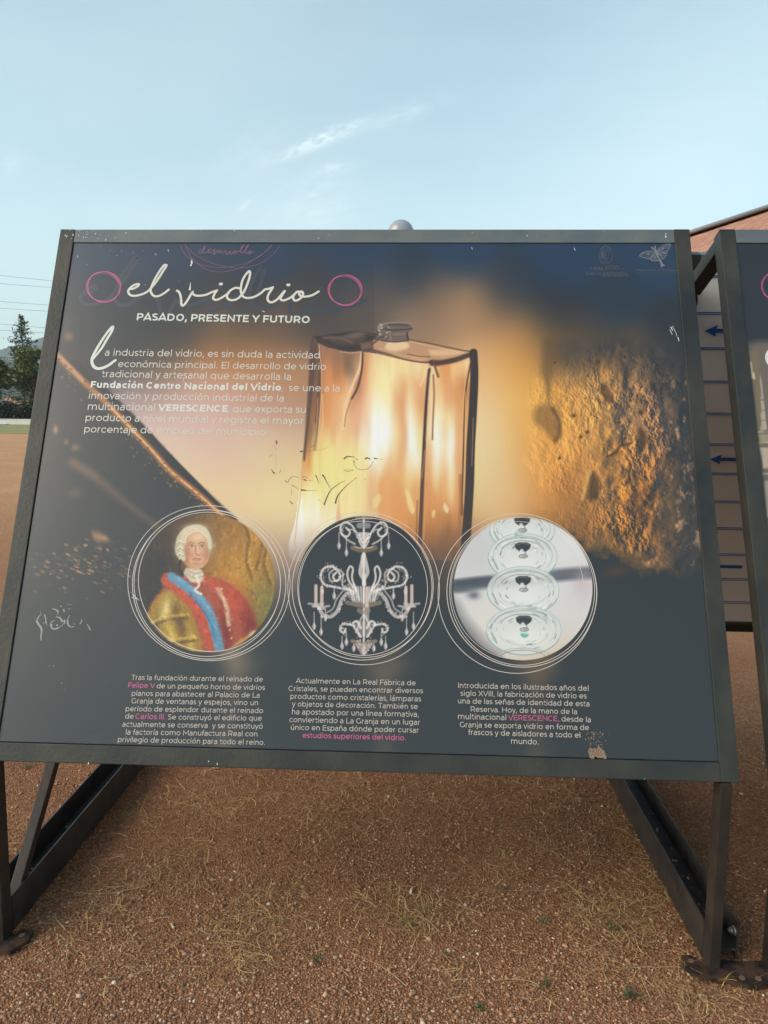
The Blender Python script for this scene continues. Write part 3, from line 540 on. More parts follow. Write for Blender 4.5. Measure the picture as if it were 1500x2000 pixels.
# medallion 1: a plain period portrait in the colours of the print
CLIP = (403, 1138, 133, 136)
cx, cy = 403, 1138
disc(cx, cy, 135, 138, (66,62,58), 1)
blob(470,1100,110,150,(186,138,66),1,0,3); blob(330,1060,60,110,(84,66,58),.9); blob(300,1140,50,120,(60,58,56),1); blob(520,1190,40,70,(122,120,74),.9); blob(440,1040,70,50,(140,106,70),.6)
for k in range(60):
    x = rng.uniform(410, 520); y = rng.uniform(1015, 1200); stroke([(x, y), (x+rng.normal(0, 5), y+rng.uniform(8, 30))], rng.uniform(1.5, 5), rng.choice(np.array([(210,162,84),(158,112,52),(190,144,74),(130,96,52)], dtype=float)), .35, 4, False)
for p in [[(470,1010),(486,1050),(480,1090),(492,1130)],[(500,1020),(512,1060),(500,1110)],[(522,1060),(515,1100),(528,1140)]]: stroke(p, 7, (96,72,44), .6, 6); stroke([(a+5, b) for a, b in p], 4, (216,170,92), .5, 4)
# coat, waistcoat, sash (a generic sitter, face only summarily painted)
poly([(272,1300),(282,1215),(306,1160),(345,1132),(375,1122),(415,1126),(450,1142),(485,1180),(505,1240),(515,1300)], (160,88,72), 1, 4, True)
poly([(272,1300),(284,1210),(308,1165),(345,1145),(372,1190),(392,1300)], (158,126,56), 1, 6, True)
blob(322,1190,12,34,(226,208,140),.85,20); blob(300,1240,9,40,(92,74,44),.8,12); blob(350,1215,10,50,(96,78,44),.8,-18); blob(335,1245,8,30,(214,190,110),.8,-10); blob(372,1260,8,30,(206,180,100),.7,-10)
blob(455,1175,24,40,(196,84,62),.7,-30); blob(490,1230,14,50,(112,46,38),.8,-14); blob(440,1230,10,50,(108,48,38),.7,-8); blob(412,1140,24,9,(206,92,66),.6,20)
for p, c, wdt in [([(290,1218),(325,1204),(366,1200)], (214,184,98), 5), ([(292,1224),(325,1211),(366,1207)], (84,68,42), 4), ([(284,1262),(330,1250),(380,1244)], (210,180,96), 5), ([(286,1269),(330,1257),(380,1251)], (80,64,40), 4)]: stroke(p, wdt, c, .7, 3)
stroke([(328,1132),(362,1160),(396,1200),(418,1262),(424,1296)], 29, (184,88,66), 1, 4); stroke([(334,1126),(368,1150),(404,1190),(424,1250),(430,1290)], 19, (104,144,172), 1, 3.5)
stroke([(345,1128),(380,1155),(412,1196)], 5, (128,172,200), .6, 4); stroke([(372,1162),(404,1204),(420,1250)], 4, (62,104,150), .6, 3)
stroke([(424,1150),(440,1180),(446,1220)], 8, (206,186,160), .8, 5)
poly([(362,1108),(392,1112),(396,1132),(378,1138),(358,1122)], (206,196,176), 1, 3, True)
disc(381,1074,29,38,(206,164,128),1,3); blob(370,1084,12,12,(206,132,104),.45); blob(398,1084,9,10,(206,132,104),.4); blob(395,1050,14,14,(226,204,170),.5); blob(360,1090,9,22,(150,104,78),.45)
blob(381,1052,36,34,(96,72,56),.5)
poly([(350,1094),(341,1074),(346,1046),(362,1029),(386,1025),(404,1034),(412,1058),(409,1078),(404,1058),(392,1046),(374,1046),(364,1062),(362,1092)], (206,198,170), 1, 3, True)
blob(352,1066,12,22,(176,166,140),.7); blob(412,1066,6,18,(168,158,134),.7); blob(380,1030,22,8,(226,220,194),.7)
for x, y in [(346,1068),(346,1080),(352,1050),(414,1064),(366,1032),(392,1030)]: blob(x, y, 6, 4, (178,168,142), .5)
for x in (373, 393): blob(x, 1071, 3.6, 1.7, (84,62,52), .9); stroke([(x-5, 1065), (x, 1063), (x+5, 1065)], 1.4, (140,104,80), .7, 1.5)
stroke([(385,1068),(387,1080),(384,1086)], 2, (160,108,84), .7, 2); stroke([(376,1096),(384,1098),(391,1096)], 2.2, (150,74,64), .8, 1.6)
stroke([(440,1290),(470,1262),(500,1244)], 22, (190,150,80), .9, 5); blob(498,1240,13,10,(214,190,166),.95,0,4)
for k in range(2600):
    a = rng.uniform(0, 6.283); q = math.sqrt(rng.random())*130; x = 403+q*math.cos(a); y = 1138+q*math.sin(a)
    cs_ = brd(x, y); i = int((cs_[0]-PS0)/(PS1-PS0)*(NU-1)); j = int((cs_[1]-PT0)/(PT1-PT0)*(NV-1))
    col = C[j, i]*rng.normal(1, .10)+rng.normal(0, 5, 3); th = rng.normal(.9 if y > 1130 else 1.9, .7); ln = rng.uniform(3, 9) if math.hypot(x-381, y-1064) > 54 else rng.uniform(1, 2.2)
    stroke([(x-ln*math.cos(th)/2, y-ln*math.sin(th)/2), (x+ln*math.cos(th)/2, y+ln*math.sin(th)/2)], rng.uniform(1.2, 3.4) if math.hypot(x-381, y-1064) > 54 else 1.2, col, .55, 2.0, False)
poly([(358,1062),(360,1046),(372,1036),(388,1035),(400,1044),(404,1060),(402,1080),(396,1096),(384,1106),(374,1102),(363,1086)], (206,166,134), 1, 2, True)
blob(364,1078,6,18,(150,106,82),.6); blob(401,1076,5,18,(168,120,92),.5); blob(386,1048,13,8,(226,202,170),.75); blob(370,1084,7,6,(200,124,100),.55); blob(395,1083,6,5,(200,124,100),.5); blob(382,1101,8,3,(170,124,98),.6)
for x in (373, 393): stroke([(x-6, 1061), (x, 1058.5), (x+5, 1060.5)], 1.7, (130,98,76), .85, 1.4); blob(x, 1065.5, 5.5, 3.2, (176,130,104), .6); blob(x, 1066, 3.6, 1.5, (222,206,188), .9, 0, 4); blob(x+.5, 1066, 1.5, 1.5, (58,46,40), .95, 0, 4); stroke([(x-4.5, 1064.6), (x, 1063.4), (x+4.5, 1064.8)], 1, (88,62,50), .85, 1)
stroke([(384.5,1064),(386.5,1076),(389,1081)], 1.6, (232,206,178), .7, 1.8); stroke([(381.5,1066),(381,1078),(384,1083.5),(389.5,1082)], 1.4, (142,94,72), .8, 1.4)
stroke([(376,1091.5),(381,1090.2),(384,1091),(391,1091)], 1.6, (140,66,58), .9, 1.1); stroke([(378,1093.6),(384,1094.6),(390,1093)], 1.8, (196,112,98), .8, 1.2)
stroke([(356,1090),(353,1070),(357,1048),(368,1034),(384,1028),(398,1034),(407,1048),(409,1068)], 8, (206,200,176), .9, 4); stroke([(360,1060),(364,1046),(376,1038),(390,1037),(402,1047)], 2.4, (234,230,206), .7, 2)
for yy in (1062, 1074, 1086): stroke([(345, yy), (350, yy-4), (357, yy)], 2.2, (160,152,128), .8, 1.6); stroke([(345, yy-3), (350, yy-7), (356, yy-3)], 2, (232,226,202), .7, 1.6)
stroke([(352,1094),(349,1108),(356,1122)], 5, (60,48,42), .8, 3)
for q in ([(368,1114),(380,1120),(394,1116)],[(366,1122),(380,1129),(396,1124)]): stroke(q, 2, (160,150,132), .8, 1.4)
stroke([(384,1128),(388,1142),(380,1152),(392,1160)], 5, (226,220,206), .85, 2.4)
for k in range(7): blob(432+k*3.2, 1150+k*16, 2, 2, (222,190,110), .9, 0, 4)
CLIP = None

# medallion 2: crystal chandelier on black
C2 = lambda pts: [(230+x/2.34375, 970+y/2.34375) for x, y in pts]
CLIP = (709.5, 1144, 130, 137); disc(709.5, 1144, 131, 138, (60,64,67), 1)
WH = (220,214,211)
def cs(p, wz=9, al=.85, col=WH, soft=1.4, mirror=True):
    stroke(C2(p), wz/2.34, col, al, soft)
    if mirror: stroke(C2([(2*1126-x, y) for x, y in p]), wz/2.34, col, al, soft)
def drop(x, y, y2, mirror=True):
    for s in ((x, 2*1126-x) if mirror else (x,)):
        for yy in np.arange(y, y2-22, 9): px, py = C2([(s, yy)])[0]; blob(px, py, 1.3, 1.6, WH, .75, 0, 4)
        poly(C2([(s, y2-30), (s+9, y2-8), (s+5, y2+6), (s, y2+12), (s-5, y2+6), (s-9, y2-8)]), (200,190,190), .8, 1.6); stroke(C2([(s+1, y2-16), (s+2, y2)]), 1.2, (240,236,234), .8, 1)
def jitter_line(p, wz, n=34, sp=9):
    P = smooth_path(p, 8)
    for k in range(n):
        q = P[rng.integers(len(P))]+rng.normal(0, sp*.5, 2)
        for sx in (q[0], 2*1126-q[0]):
            x, y = C2([(sx, q[1])])[0]; blob(x, y, rng.uniform(.7, 1.9), rng.uniform(.7, 1.9), rng.choice(np.array([(236,232,230),(120,116,118),(180,172,172)], dtype=float)), .7, 0, 4)
cs([(1126,80),(1126,720)], 9, .9, mirror=False); cs([(1095,92),(1160,92)], 20, .75, (150,132,118), mirror=False); cs([(1105,130),(1145,130)], 26, .8, (150,150,152), 2, False); cs([(1108,178),(1142,178)], 34, .75, mirror=False)
cs([(1126,215),(1090,160),(1070,130),(1040,115),(1020,135),(1024,170),(1050,180),(1062,160),(1045,140)], 9); cs([(1126,215),(1100,175),(1075,150),(1052,150)], 6, .7); cs([(1024,165),(1050,195),(1085,215)], 8, .7)
cs([(1075,232),(1126,245),(1178,232)], 22, .85, (126,110,92), 2, False); cs([(1085,228),(1100,232),(1115,234)], 4, .8, (226,214,196)); cs([(1108,200),(1126,228),(1144,200)], 16, .8, mirror=False)
drop(1012,165,230); drop(1046,185,262); jitter_line([(1126,215),(1090,160),(1040,115),(1024,170)], 8, 40)
cs([(1126,262),(1112,320),(1110,350),(1126,380),(1126,400)], 16, .75); cs([(1120,270),(1126,360),(1130,400)], 16, .6, mirror=False)
cs([(1090,430),(1060,425),(990,412),(945,400),(928,365),(940,330),(975,318),(1005,335),(1018,365),(1000,385),(985,365),(1000,345)], 10); cs([(1085,420),(1060,390),(1050,350),(1062,318),(1076,330),(1072,372),(1092,430)], 9); cs([(1085,440),(1030,408),(1030,350),(1000,330),(968,350),(975,385),(1010,380)], 7, .7)
cs([(1080,470),(1062,430),(1040,410)], 12, .6); cs([(1105,470),(1090,420),(1080,400)], 10, .7)
poly(C2([(1052,410),(1200,410),(1192,470),(1150,492),(1100,492),(1060,470)]), WH, .38, 4)
for x in range(1060, 1200, 13): stroke(C2([(x, 410), (1126+(x-1126)*.75, 480)]), 2.2, (230,228,226), .6, 1.4, False)
jitter_line([(1090,430),(990,412),(928,365),(975,318),(1018,365),(1060,440),(1070,470)], 8, 120, 22)
cs([(1048,484),(1126,500),(1200,484)], 18, .8, (140,124,104), 2, False)
cs([(1050,440),(1025,470),(1005,520),(975,548),(940,540),(920,510)], 16, .7); cs([(1030,430),(1000,470),(985,510),(955,530)], 7, .6); jitter_line([(1050,440),(1005,520),(940,545),(915,505)], 8, 70, 10)
for x, y, h in [(906,485,78),(933,496,82)]:
    for s in (x, 2*1126-x): stroke(C2([(s, y), (s, y-h)]), 15/2.34, (206,184,178), .9, 1.4, False); stroke(C2([(s-34, y+3), (s, y+7), (s+34, y+3)]), 4, (206,200,198), .7, 1.6); stroke(C2([(s-14, y+16), (s+14, y+16)]), 5, WH, .6, 2, False)
drop(898,530,600); drop(930,545,625); stroke(C2([(1140,492),(1140,418)]), 15/2.34, (206,184,178), .85, 1.4, False)
cs([(1140,500),(1140,560)], 20, .55, mirror=False); cs([(1105,520),(1126,530),(1146,520)], 22, .7, (150,138,122), 2, False)
cs([(1110,640),(1085,600),(1075,580),(1095,570),(1112,600)], 11); cs([(1080,590),(1045,582),(1022,590),(1018,612),(1036,622),(1042,604)], 9); cs([(1090,620),(1112,560),(1126,540)], 9, .6); jitter_line([(1110,640),(1075,580),(1022,590),(1036,622)], 8, 60, 12)
poly(C2([(1090,570),(1162,570),(1150,640),(1100,640)]), WH, .4, 4)
cs([(1072,660),(1126,672),(1180,660)], 16, .8, (150,134,112), 2, False); poly(C2([(1082,672),(1170,672),(1150,700),(1132,726),(1118,726),(1100,700)]), (196,178,170), .7, 2.5); jitter_line([(1100,650),(1110,690),(1126,720)], 5, 34, 12)
drop(1026,640,690); drop(1046,620,672); drop(1080,690,700); drop(950,520,560); drop(990,410,460); drop(935,400,440)
CLIP = None

# medallion 3: glass insulators against a pale sky
C3 = lambda pts: [(550+x/2.34375, 970+y/2.34375) for x, y in pts]
CLIP = (1022, 1149, 136, 140); disc(1022, 1149, 137, 141, (206,206,208), 1)
blob(940,1080,60,60,(190,194,198),.7); blob(900,1110,40,30,(198,200,204),.6); blob(1120,1060,50,50,(214,218,222),.8); blob(1050,1270,90,40,(206,192,170),.9); blob(960,1230,50,60,(216,210,202),.6)
stroke(C3([(760,415),(900,395),(1100,375),(1300,355),(1450,345)]), 24, (92,98,106), .92, 9, False); stroke(C3([(760,400),(950,382)]), 16, (74,80,90), .7, 8, False); blob(*C3([(880,450)])[0], 12, 8, (96,102,112), .85); blob(*C3([(820,425)])[0], 26, 6, (96,102,112), .7)
poly(C3([(770,470),(800,480),(850,560),(930,650),(1000,720),(960,760),(840,700),(760,560)]), (74,78,82), .55, 26, True)
blob(*C3([(1380,400)])[0], 20, 30, (184,170,178), .5)
for (x, y, rx, ry) in [(1102,150,150,95),(1105,275,158,110),(1107,430,165,112),(1110,612,172,112)]:
    px, py = C3([(x, y)])[0]; a, b = rx/2.34, ry/2.34
    disc(px, py, a, b, (206,212,212), .85, 3); blob(px, py+b*.3, a*.7, b*.45, (222,226,226), .8)
    ellipse(px, py, a, b, 2.2, (120,158,156), .75, 20, 175); ellipse(px, py, a, b, 1.6, (150,180,180), .7, 175, 380)
    ellipse(px, py-b*.05, a*.86, b*.84, 1.4, (150,160,162), .6, 150, 395); ellipse(px, py-b*.3, a*.78, b*.52, 2.5, (128,136,140), .5, 185, 355); ellipse(px, py-b*.22, a*.62, b*.46, 1.4, (96,104,108), .65, 190, 350); ellipse(px, py+b*.1, a*.66, b*.5, 1.6, (176,184,186), .7, 10, 170)
    for k in range(48):
        t = rng.uniform(0, 2*math.pi); q = rng.uniform(.45, .95); u = (px+a*q*math.cos(t), py+b*q*math.sin(t)); u2 = (px+a*q*math.cos(t+.22), py+b*q*math.sin(t+.22))
        stroke([u, u2], rng.uniform(.8, 2.2), rng.choice(np.array([(240,244,244),(150,158,160),(104,110,114),(156,186,184)], dtype=float)), rng.uniform(.35, .85), 1.4, False)
    stroke([(px-a*.86, py+b*.1), (px-a*.72, py+b*.5)], 2.4, (92,98,100), .5, 2, False)
    top = py-b*.42
    poly([(px-16, top-5), (px-8, top-9), (px+8, top-9), (px+16, top-5), (px+14, top+3), (px+6, top+9), (px-6, top+9), (px-14, top+3)], (62,64,66), .95, 2); stroke([(px-12, top-4), (px, top-7), (px+12, top-4)], 1.6, (120,124,126), .7, 1.3)
    stroke([(px-2, top+8), (px-2, top+17)], 8, (214,218,218), .9, 2, False); ellipse(px+1, top+18, 8, 3.4, 2, (92,96,98), .7, 0, 360); blob(px+2, top+18, 5, 1.6, (70,74,76), .6); stroke([(px+5, top+8), (px+6, top+16)], 2, (96,100,102), .6, 1.5, False)
stroke(C3([(1100,630),(1112,640),(1126,634)]), 4, (70,150,144), .75, 2); blob(*C3([(1112,632)])[0], 6, 4, (96,168,160), .7); blob(*C3([(1075,170)])[0], 3, 5, (96,178,170), .7)
ellipse(*C3([(1105,745)])[0], 60, 22, 2, (150,160,160), .6, 180, 360); ellipse(*C3([(1105,735)])[0], 44, 14, 1.6, (96,104,106), .6, 180, 360)
CLIP = None
# ghost of the title in the dark block
def srgb2lin(c):
    c = np.clip(c, 0, 255)/255.0; return np.where(c <= .04045, c/12.92, ((c+.055)/1.055)**2.4)

# ------------------------------------------------------------------ materials of the stands
M_frame = mat("anthracite_paint", (0.014, 0.018, 0.020), 0.5, 0, 0.4, 0.16, 5.0, (0.040, 0.041, 0.031), 0.12, 90)
M_post = mat("dark_brown_steel", (0.016, 0.0135, 0.0125), 0.6, 0, 0.35, 0.15, 9.0, (0.034, 0.025, 0.019), 0.15, 70)
M_chan = mat("dusty_black_steel", (0.014, 0.014, 0.015), 0.50, 0, 0.5, 0.12, 14.0, (0.038, 0.032, 0.028), 0.15, 90)
M_rust = mat("rusty_steel", (0.012, 0.010, 0.009), 0.6, 0, 0.4, 0.08, 22.0, (0.060, 0.032, 0.018), 0.3, 60)
M_zinc = mat("zinc_bolt", (0.30, 0.29, 0.27), 0.45, 0.8)
M_film = mat("white_backing_film", (0.84, 0.84, 0.82), 0.5, 0, 0.4, 0.2, 1.2, (0.88, 0.88, 0.86))
M_top = mat("hazed_top_rail", (0.085, 0.112, 0.125), 0.5, 0, 0.5, 0.14, 7.0, (0.125, 0.142, 0.138), 0.12, 90)  # paler, bluer than the frame: lens haze put into the rail's colour
M_hole = mat("filled_bolt_hole", (0.13, 0.075, 0.045), 0.9)
M_blue = mat("blue_film_ink", (0.02, 0.13, 0.50), 0.5)
M_gap = mat("black_gap", (0.006, 0.006, 0.006), 0.9)
M_dirt = mat("dried_droppings", (0.42, 0.38, 0.32), 0.9)
def ink(name, rgb, rough=0.36):
    m = mat(name, rgb, rough, 0, 0.5); b = m.node_tree.nodes['Principled BSDF']
    b.inputs['Coat Weight'].default_value = 0.28; b.inputs['Coat IOR'].default_value = 1.7; b.inputs['Coat Roughness'].default_value = 0.15; return m
I_cream = ink("cream_ink", (0.62, 0.60, 0.52)); I_white = ink("white_ink", (0.60, 0.64, 0.58)); I_body = ink("body_ink", (0.60, 0.57, 0.50)); I_cap = ink("caption_ink", (0.50, 0.43, 0.37))
I_pink = ink("pink_ink", (0.56, 0.095, 0.24)); I_pinkdim = ink("dim_pink_ink", (0.22, 0.085, 0.13)); I_ring = ink("ring_ink", (0.60, 0.54, 0.48)); I_ghost = ink("ghost_ink", (0.034, 0.041, 0.050)); I_logo = ink("logo_ink", (0.19, 0.185, 0.20)); I_logodim = ink("faded_logo_ink", (0.085, 0.084, 0.092))
I_marker = mat("black_marker", (0.075, 0.07, 0.05), 0.6); I_tag = mat("white_marker", (0.30, 0.33, 0.33), 0.7); I_chip = mat("bare_chip", (0.62, 0.66, 0.62), 0.7)
M_bare = mat("bare_primer", (0.13, 0.105, 0.085), 0.7, 0, 0.4, 0.08, 240, (0.33, 0.22, 0.15), 0.4, 400)
def panel_material():
    m = mat("printed_vinyl", (0.02, 0.02, 0.02), 0.34, 0, 0.5, attr='print')
    n = m.node_tree.nodes; l = m.node_tree.links; b = n['Principled BSDF']
    t = n.new('ShaderNodeTexNoise'); t.inputs['Scale'].default_value = 3.0; t.inputs['Detail'].default_value = 8; tcn = n['Texture Coordinate']; l.new(tcn.outputs['Object'], t.inputs['Vector'])
    mr = n.new('ShaderNodeMapRange'); mr.inputs['From Min'].default_value = .3; mr.inputs['From Max'].default_value = .7; mr.inputs['To Min'].default_value = .31; mr.inputs['To Max'].default_value = .37
    l.new(t.outputs['Fac'], mr.inputs['Value']); l.new(mr.outputs['Result'], b.inputs['Roughness'])
    b.inputs['Coat Weight'].default_value = 0.28; b.inputs['Coat IOR'].default_value = 1.7; b.inputs['Coat Roughness'].default_value = 0.15
    return m
M_print = panel_material()
ILL = np.array([1.0, 1.03, 1.05]); VEIL = srgb2lin(np.array([56., 57., 58.]))
def as_albedo(c): return np.clip((srgb2lin(c)-VEIL)/ILL, 0, .9)*0.97+0.007

# ------------------------------------------------------------------ stands
MIR = 2.985                     # the rear board mirrors the front one about this plane
def stand_parts(root, xc, base, sides=(-1, 1)):
    """frames, posts, channels, arms and the rear board of one A-shaped stand; base = world position of root"""
    bx, by, bz = base; FWID = 0.053; TH = 0.055
    def place(bm, name, m, rear=False):
        for v in bm.verts:
            s, t, n = v.co; p = board_world(s, t, n, xc); y = p[1] if not rear else 2*MIR-p[1]
            v.co = (p[0]-bx, y-by, p[2]-bz)
        return bm_obj(name, bm, m, root)
    h = BW/2
    fr = []
    for rear in (False, True):
        bm = bmesh.new()
        bm_box(bm, (-h, 0, -TH), (-h+FWID, BH, 0), .0025); bm_box(bm, (h-FWID, 0, -TH), (h, BH, 0), .0025)
        bm_box(bm, (-h+FWID, 0, -TH), (h-FWID, FWID, .0015), .0025)
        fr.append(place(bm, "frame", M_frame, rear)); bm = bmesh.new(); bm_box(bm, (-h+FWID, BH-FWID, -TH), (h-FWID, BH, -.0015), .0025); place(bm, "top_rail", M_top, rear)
        bm = bmesh.new(); bm_box(bm, (-h+FWID+.0005, FWID+.0005, -.040), (h-FWID-.0005, BH-FWID-.0005, -.008))
        place(bm, "core_sheet", M_gap if not rear else M_film, rear)
    def W(x, y, z): return (x-bx, y-by, z-bz)
    for sgn in (-1, 1):
        xe = xc+sgn*h; ix = xe-sgn*0.0365
        for rear in (False, True):
            my = (lambda y: y) if not rear else (lambda y: 2*MIR-y)
            bm = bmesh.new(); y0, y1 = sorted((my(2.118), my(2.172)))
            bm_box(bm, W(ix-.016, y0, 0.006), W(ix+.016, y1, ZB-.004), .003); bm_obj("post", bm, M_post, root)
            # foot plate with a torn outer corner and two bolt holes
            bm = bmesh.new(); a = -1 if sgn > 0 else 1
            pts = [(-.088, .006), (-.060, -.062), (.012, -.064), (.082, -.092), (.095, -.070), (.090, .040), (-.02, .052), (-.024, .018), (-.05, .066), (-.080, .060)]
            poly_v = [(ix-a*px, my(2.122+py*.78)) for px, py in pts]
            lo = [bm.verts.new(W(x, y, .001+.010*max(0, (abs(x-ix)-.05)))) for x, y in poly_v]; hi = [bm.verts.new(W(x, y, .013+.03*max(0, abs(x-ix)-.05))) for x, y in poly_v]
            bm.faces.new(lo); bm.faces.new(hi); n = len(lo)
            for i in range(n): bm.faces.new((lo[i], lo[(i+1) % n], hi[(i+1) % n], hi[i]))
            fp = bm_obj("foot_plate", bm, M_rust, root)
            for dx, dy in ((-.058, .030), (.064, -.052)):
                bm = bmesh.new(); cx, cy = ix-a*dx, my(2.122+dy*.78); bm_cyl(bm, W(cx, cy, .012), W(cx, cy, .0155), .009, .009, 12); bm_obj("bolt_hole", bm, M_hole, fp)
        # arm joining both boards at the top, and the struts that run down to the channel
        top = board_world(sgn*h, BH-.035, -.030, xc); ax = xe-sgn*.032
        tr = (ax, top[1]-.01, top[2]-.01); tb = (ax, 2*MIR-top[1]+.01, top[2]-.115)
        bm = bmesh.new(); bm_bar(bm, W(ax, top[1]-.0, top[2]+.005), W(ax, 2*MIR-top[1]-.02, top[2]-.105), .055, .05); bm_obj("arm", bm, M_frame, root)
        bm = bmesh.new(); bm_bar(bm, W(ax, 2*MIR-top[1]-.03, top[2]-.14), W(ax+.01, 2*MIR-top[1]+.02, top[2]-.17), .035, .03); bm_obj("clip", bm, M_frame, root)
        # open channel along the ground, rear board to front board
        if sgn not in sides: continue
        cx = xe; bm = bmesh.new(); ya, yb_ = 2.176, 2*MIR-2.140
        bm_box(bm, W(cx-.052, ya, .004), W(cx-.046, yb_, .120), .0015); bm_box(bm, W(cx+.046, ya, .004), W(cx+.052, yb_, .120), .0015); bm_box(bm, W(cx-.046, ya, .030), W(cx+.046, yb_, .037))
        ch = bm_obj("base_channel", bm, M_chan, root)
        bm = bmesh.new()
        for k in range(46):
            x = cx+random.uniform(-.042, .042); y = random.choice([random.uniform(2.3, 3.4), random.gauss(2.55, .12)]); r = random.choice([.0015, .002, .003, .005])
            bmesh.ops.create_icosphere(bm, subdivisions=1, radius=r, matrix=Matrix.Translation(W(x, y, .038)) @ Matrix.Diagonal((1, random.uniform(1, 2), .4, 1)))
        bm_obj("dried_specks", bm, M_dirt, ch)
        # bolts and clip at the front end of the channel
        bm = bmesh.new(); bm_cyl(bm, W(cx+.047, 2.19, .085), W(cx+.040, 2.19, .085), .014, .014, 20); bm_cyl(bm, W(cx+.040, 2.19, .085), W(cx+.031, 2.19, .085), .010, .010, 6); bm_cyl(bm, W(cx+.031, 2.19, .085), W(cx+.026, 2.19, .085), .006, .006, 12); bm_obj("hex_bolt", bm, M_zinc, root)
        bm = bmesh.new(); bm_box(bm, W(cx-.010, 2.225, .038), W(cx+.012, 2.262, .095), .004); bm_box(bm, W(cx-.014, 2.205, .095), W(cx+.010, 2.258, .101), .002); bm_obj("bracket", bm, M_frame, root)
    return fr
def backing_marks(root, xc, base):
    """blue lines and arrows on the film of the rear board's inner face"""
    bx, by, bz = base; rb = Ribbons(); rb.z = 0
    nR = (0, CL, SL)
    def onrear(x, y):
        # inner (back) face of the rear board, 0.042 behind its front
        P0 = np.array([XC, 2*MIR-YB, ZB]) + np.array([0, -CL, -SL])*0.0425
        P = on_plane(x, y, P0, (0, CL, SL)); return P
    V = []; Fc = []
    def quad(c, hx, ht):
        i = len(V); u = np.array([1, 0, 0.]); v = np.array([0, -SL, CL])
        for a, b in ((-1, -1), (1, -1), (1, 1), (-1, 1)): V.append(c+u*hx*a+v*ht*b)
        Fc.append([i, i+1, i+2, i+3])
    xm = onrear(1390, 800)[0]
    for y in (540, 612, 681, 746, 808.5, 868.5, 925.5, 980, 1032, 1083, 1131, 1176):
        for dy in (-1.6, 1.6):
            P = onrear(1390, y+dy); quad(np.array([xc, P[1], P[2]]), BW/2-.06, .0018)
    for y, x0 in ((646, 1376), (897, 1386), (1106.5, 1408)):
        for k in range(-1, 4):
            P = onrear(x0, y); x = P[0]+k*.54; u = np.array([1, 0, 0.]); v = np.array([0, -SL, CL]); c = np.array([x, P[1], P[2]])
            if x < xc-BW/2+.07 or x > xc+BW/2-.34: continue
            if y < 1000:
                i = len(V); V.extend([c, c+u*.050+v*.024, c+u*.044, c+u*.050-v*.024]); Fc.append([i, i+2, i+1, i+1]); Fc.append([i, i+3, i+2, i+2]); quad(c+u*.155, .110, .0085)
            else: quad(c+u*.045, .055, .0085)
    V = np.array(V)-np.array(base); F3 = []; F4 = []
    for f in Fc: (F3 if f[2] == f[3] else F4).append(f[:3] if f[2] == f[3] else f)
    return link("arrow_marks", mesh_np("arrow_marks", V, [np.array(F4), np.array(F3)], M_blue), root)

def lay(rb, name, m, parent, base, xc=XC, lift=0.0):
    V = np.vstack(rb.V); P = board_world(V[:, 0], V[:, 1], V[:, 2]-.0055+lift, xc)-np.array(base)
    q = [f for f in rb.F if f.shape[1] == 4]; t = [f for f in rb.F if f.shape[1] == 3]
    Fs = ([np.vstack(q)] if q else [])+([np.vstack(t)] if t else [])
    return link(name, mesh_np(name, P, Fs, m), parent)

base1 = (XC, 2.55, 0.0)
stand1 = empty("information_stand", base1, "large dark leaning display board with the bottle picture and white handwriting title", "information board", "leaning information boards")
stand_parts(stand1, XC, base1)
# print
C = np.minimum(INK+(C-INK)*np.where(C > INK, 1.025, 1.0), 240)
alb = as_albedo(C).astype(np.float32)
flat = board_world(gs, gt, -.0055).reshape(-1, 3)-np.array(base1)
ii = (np.arange(NV-1)[:, None]*NU+np.arange(NU-1)[None, :]).ravel()
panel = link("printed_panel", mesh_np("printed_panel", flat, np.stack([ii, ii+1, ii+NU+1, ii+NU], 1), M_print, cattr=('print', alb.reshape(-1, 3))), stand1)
MM = 1/577.0                    # about one photo pixel on the board, in metres
def px_ribbon(rb, pts, wd_px, sm=True, n=7):
    P = brds(pts); P = smooth_path(P, n) if sm and len(P) > 2 else P
    rb.add(P, wd_px*MM)
def ring(rb, cx, cy, rx, ry, wd, ang=0, wob=0.0, n=72, a0=0, a1=360):
    pts = []
    for k in range(n+1):
        a = R(a0+(a1-a0)*k/n); q = 1+wob*math.sin(2*a+ang)
        x = rx*q*math.cos(a); y = ry*q*math.sin(a); c, s_ = math.cos(R(ang)), math.sin(R(ang))
        pts.append((cx+x*c-y*s_, cy+x*s_+y*c))
    rb.add(brds(pts), wd*MM)
ZA = lambda pts: [(230+x/7.5, 500+y/7.5) for x, y in pts]
ZB_ = lambda pts: [(430+x/7.5, 500+y/7.5) for x, y in pts]
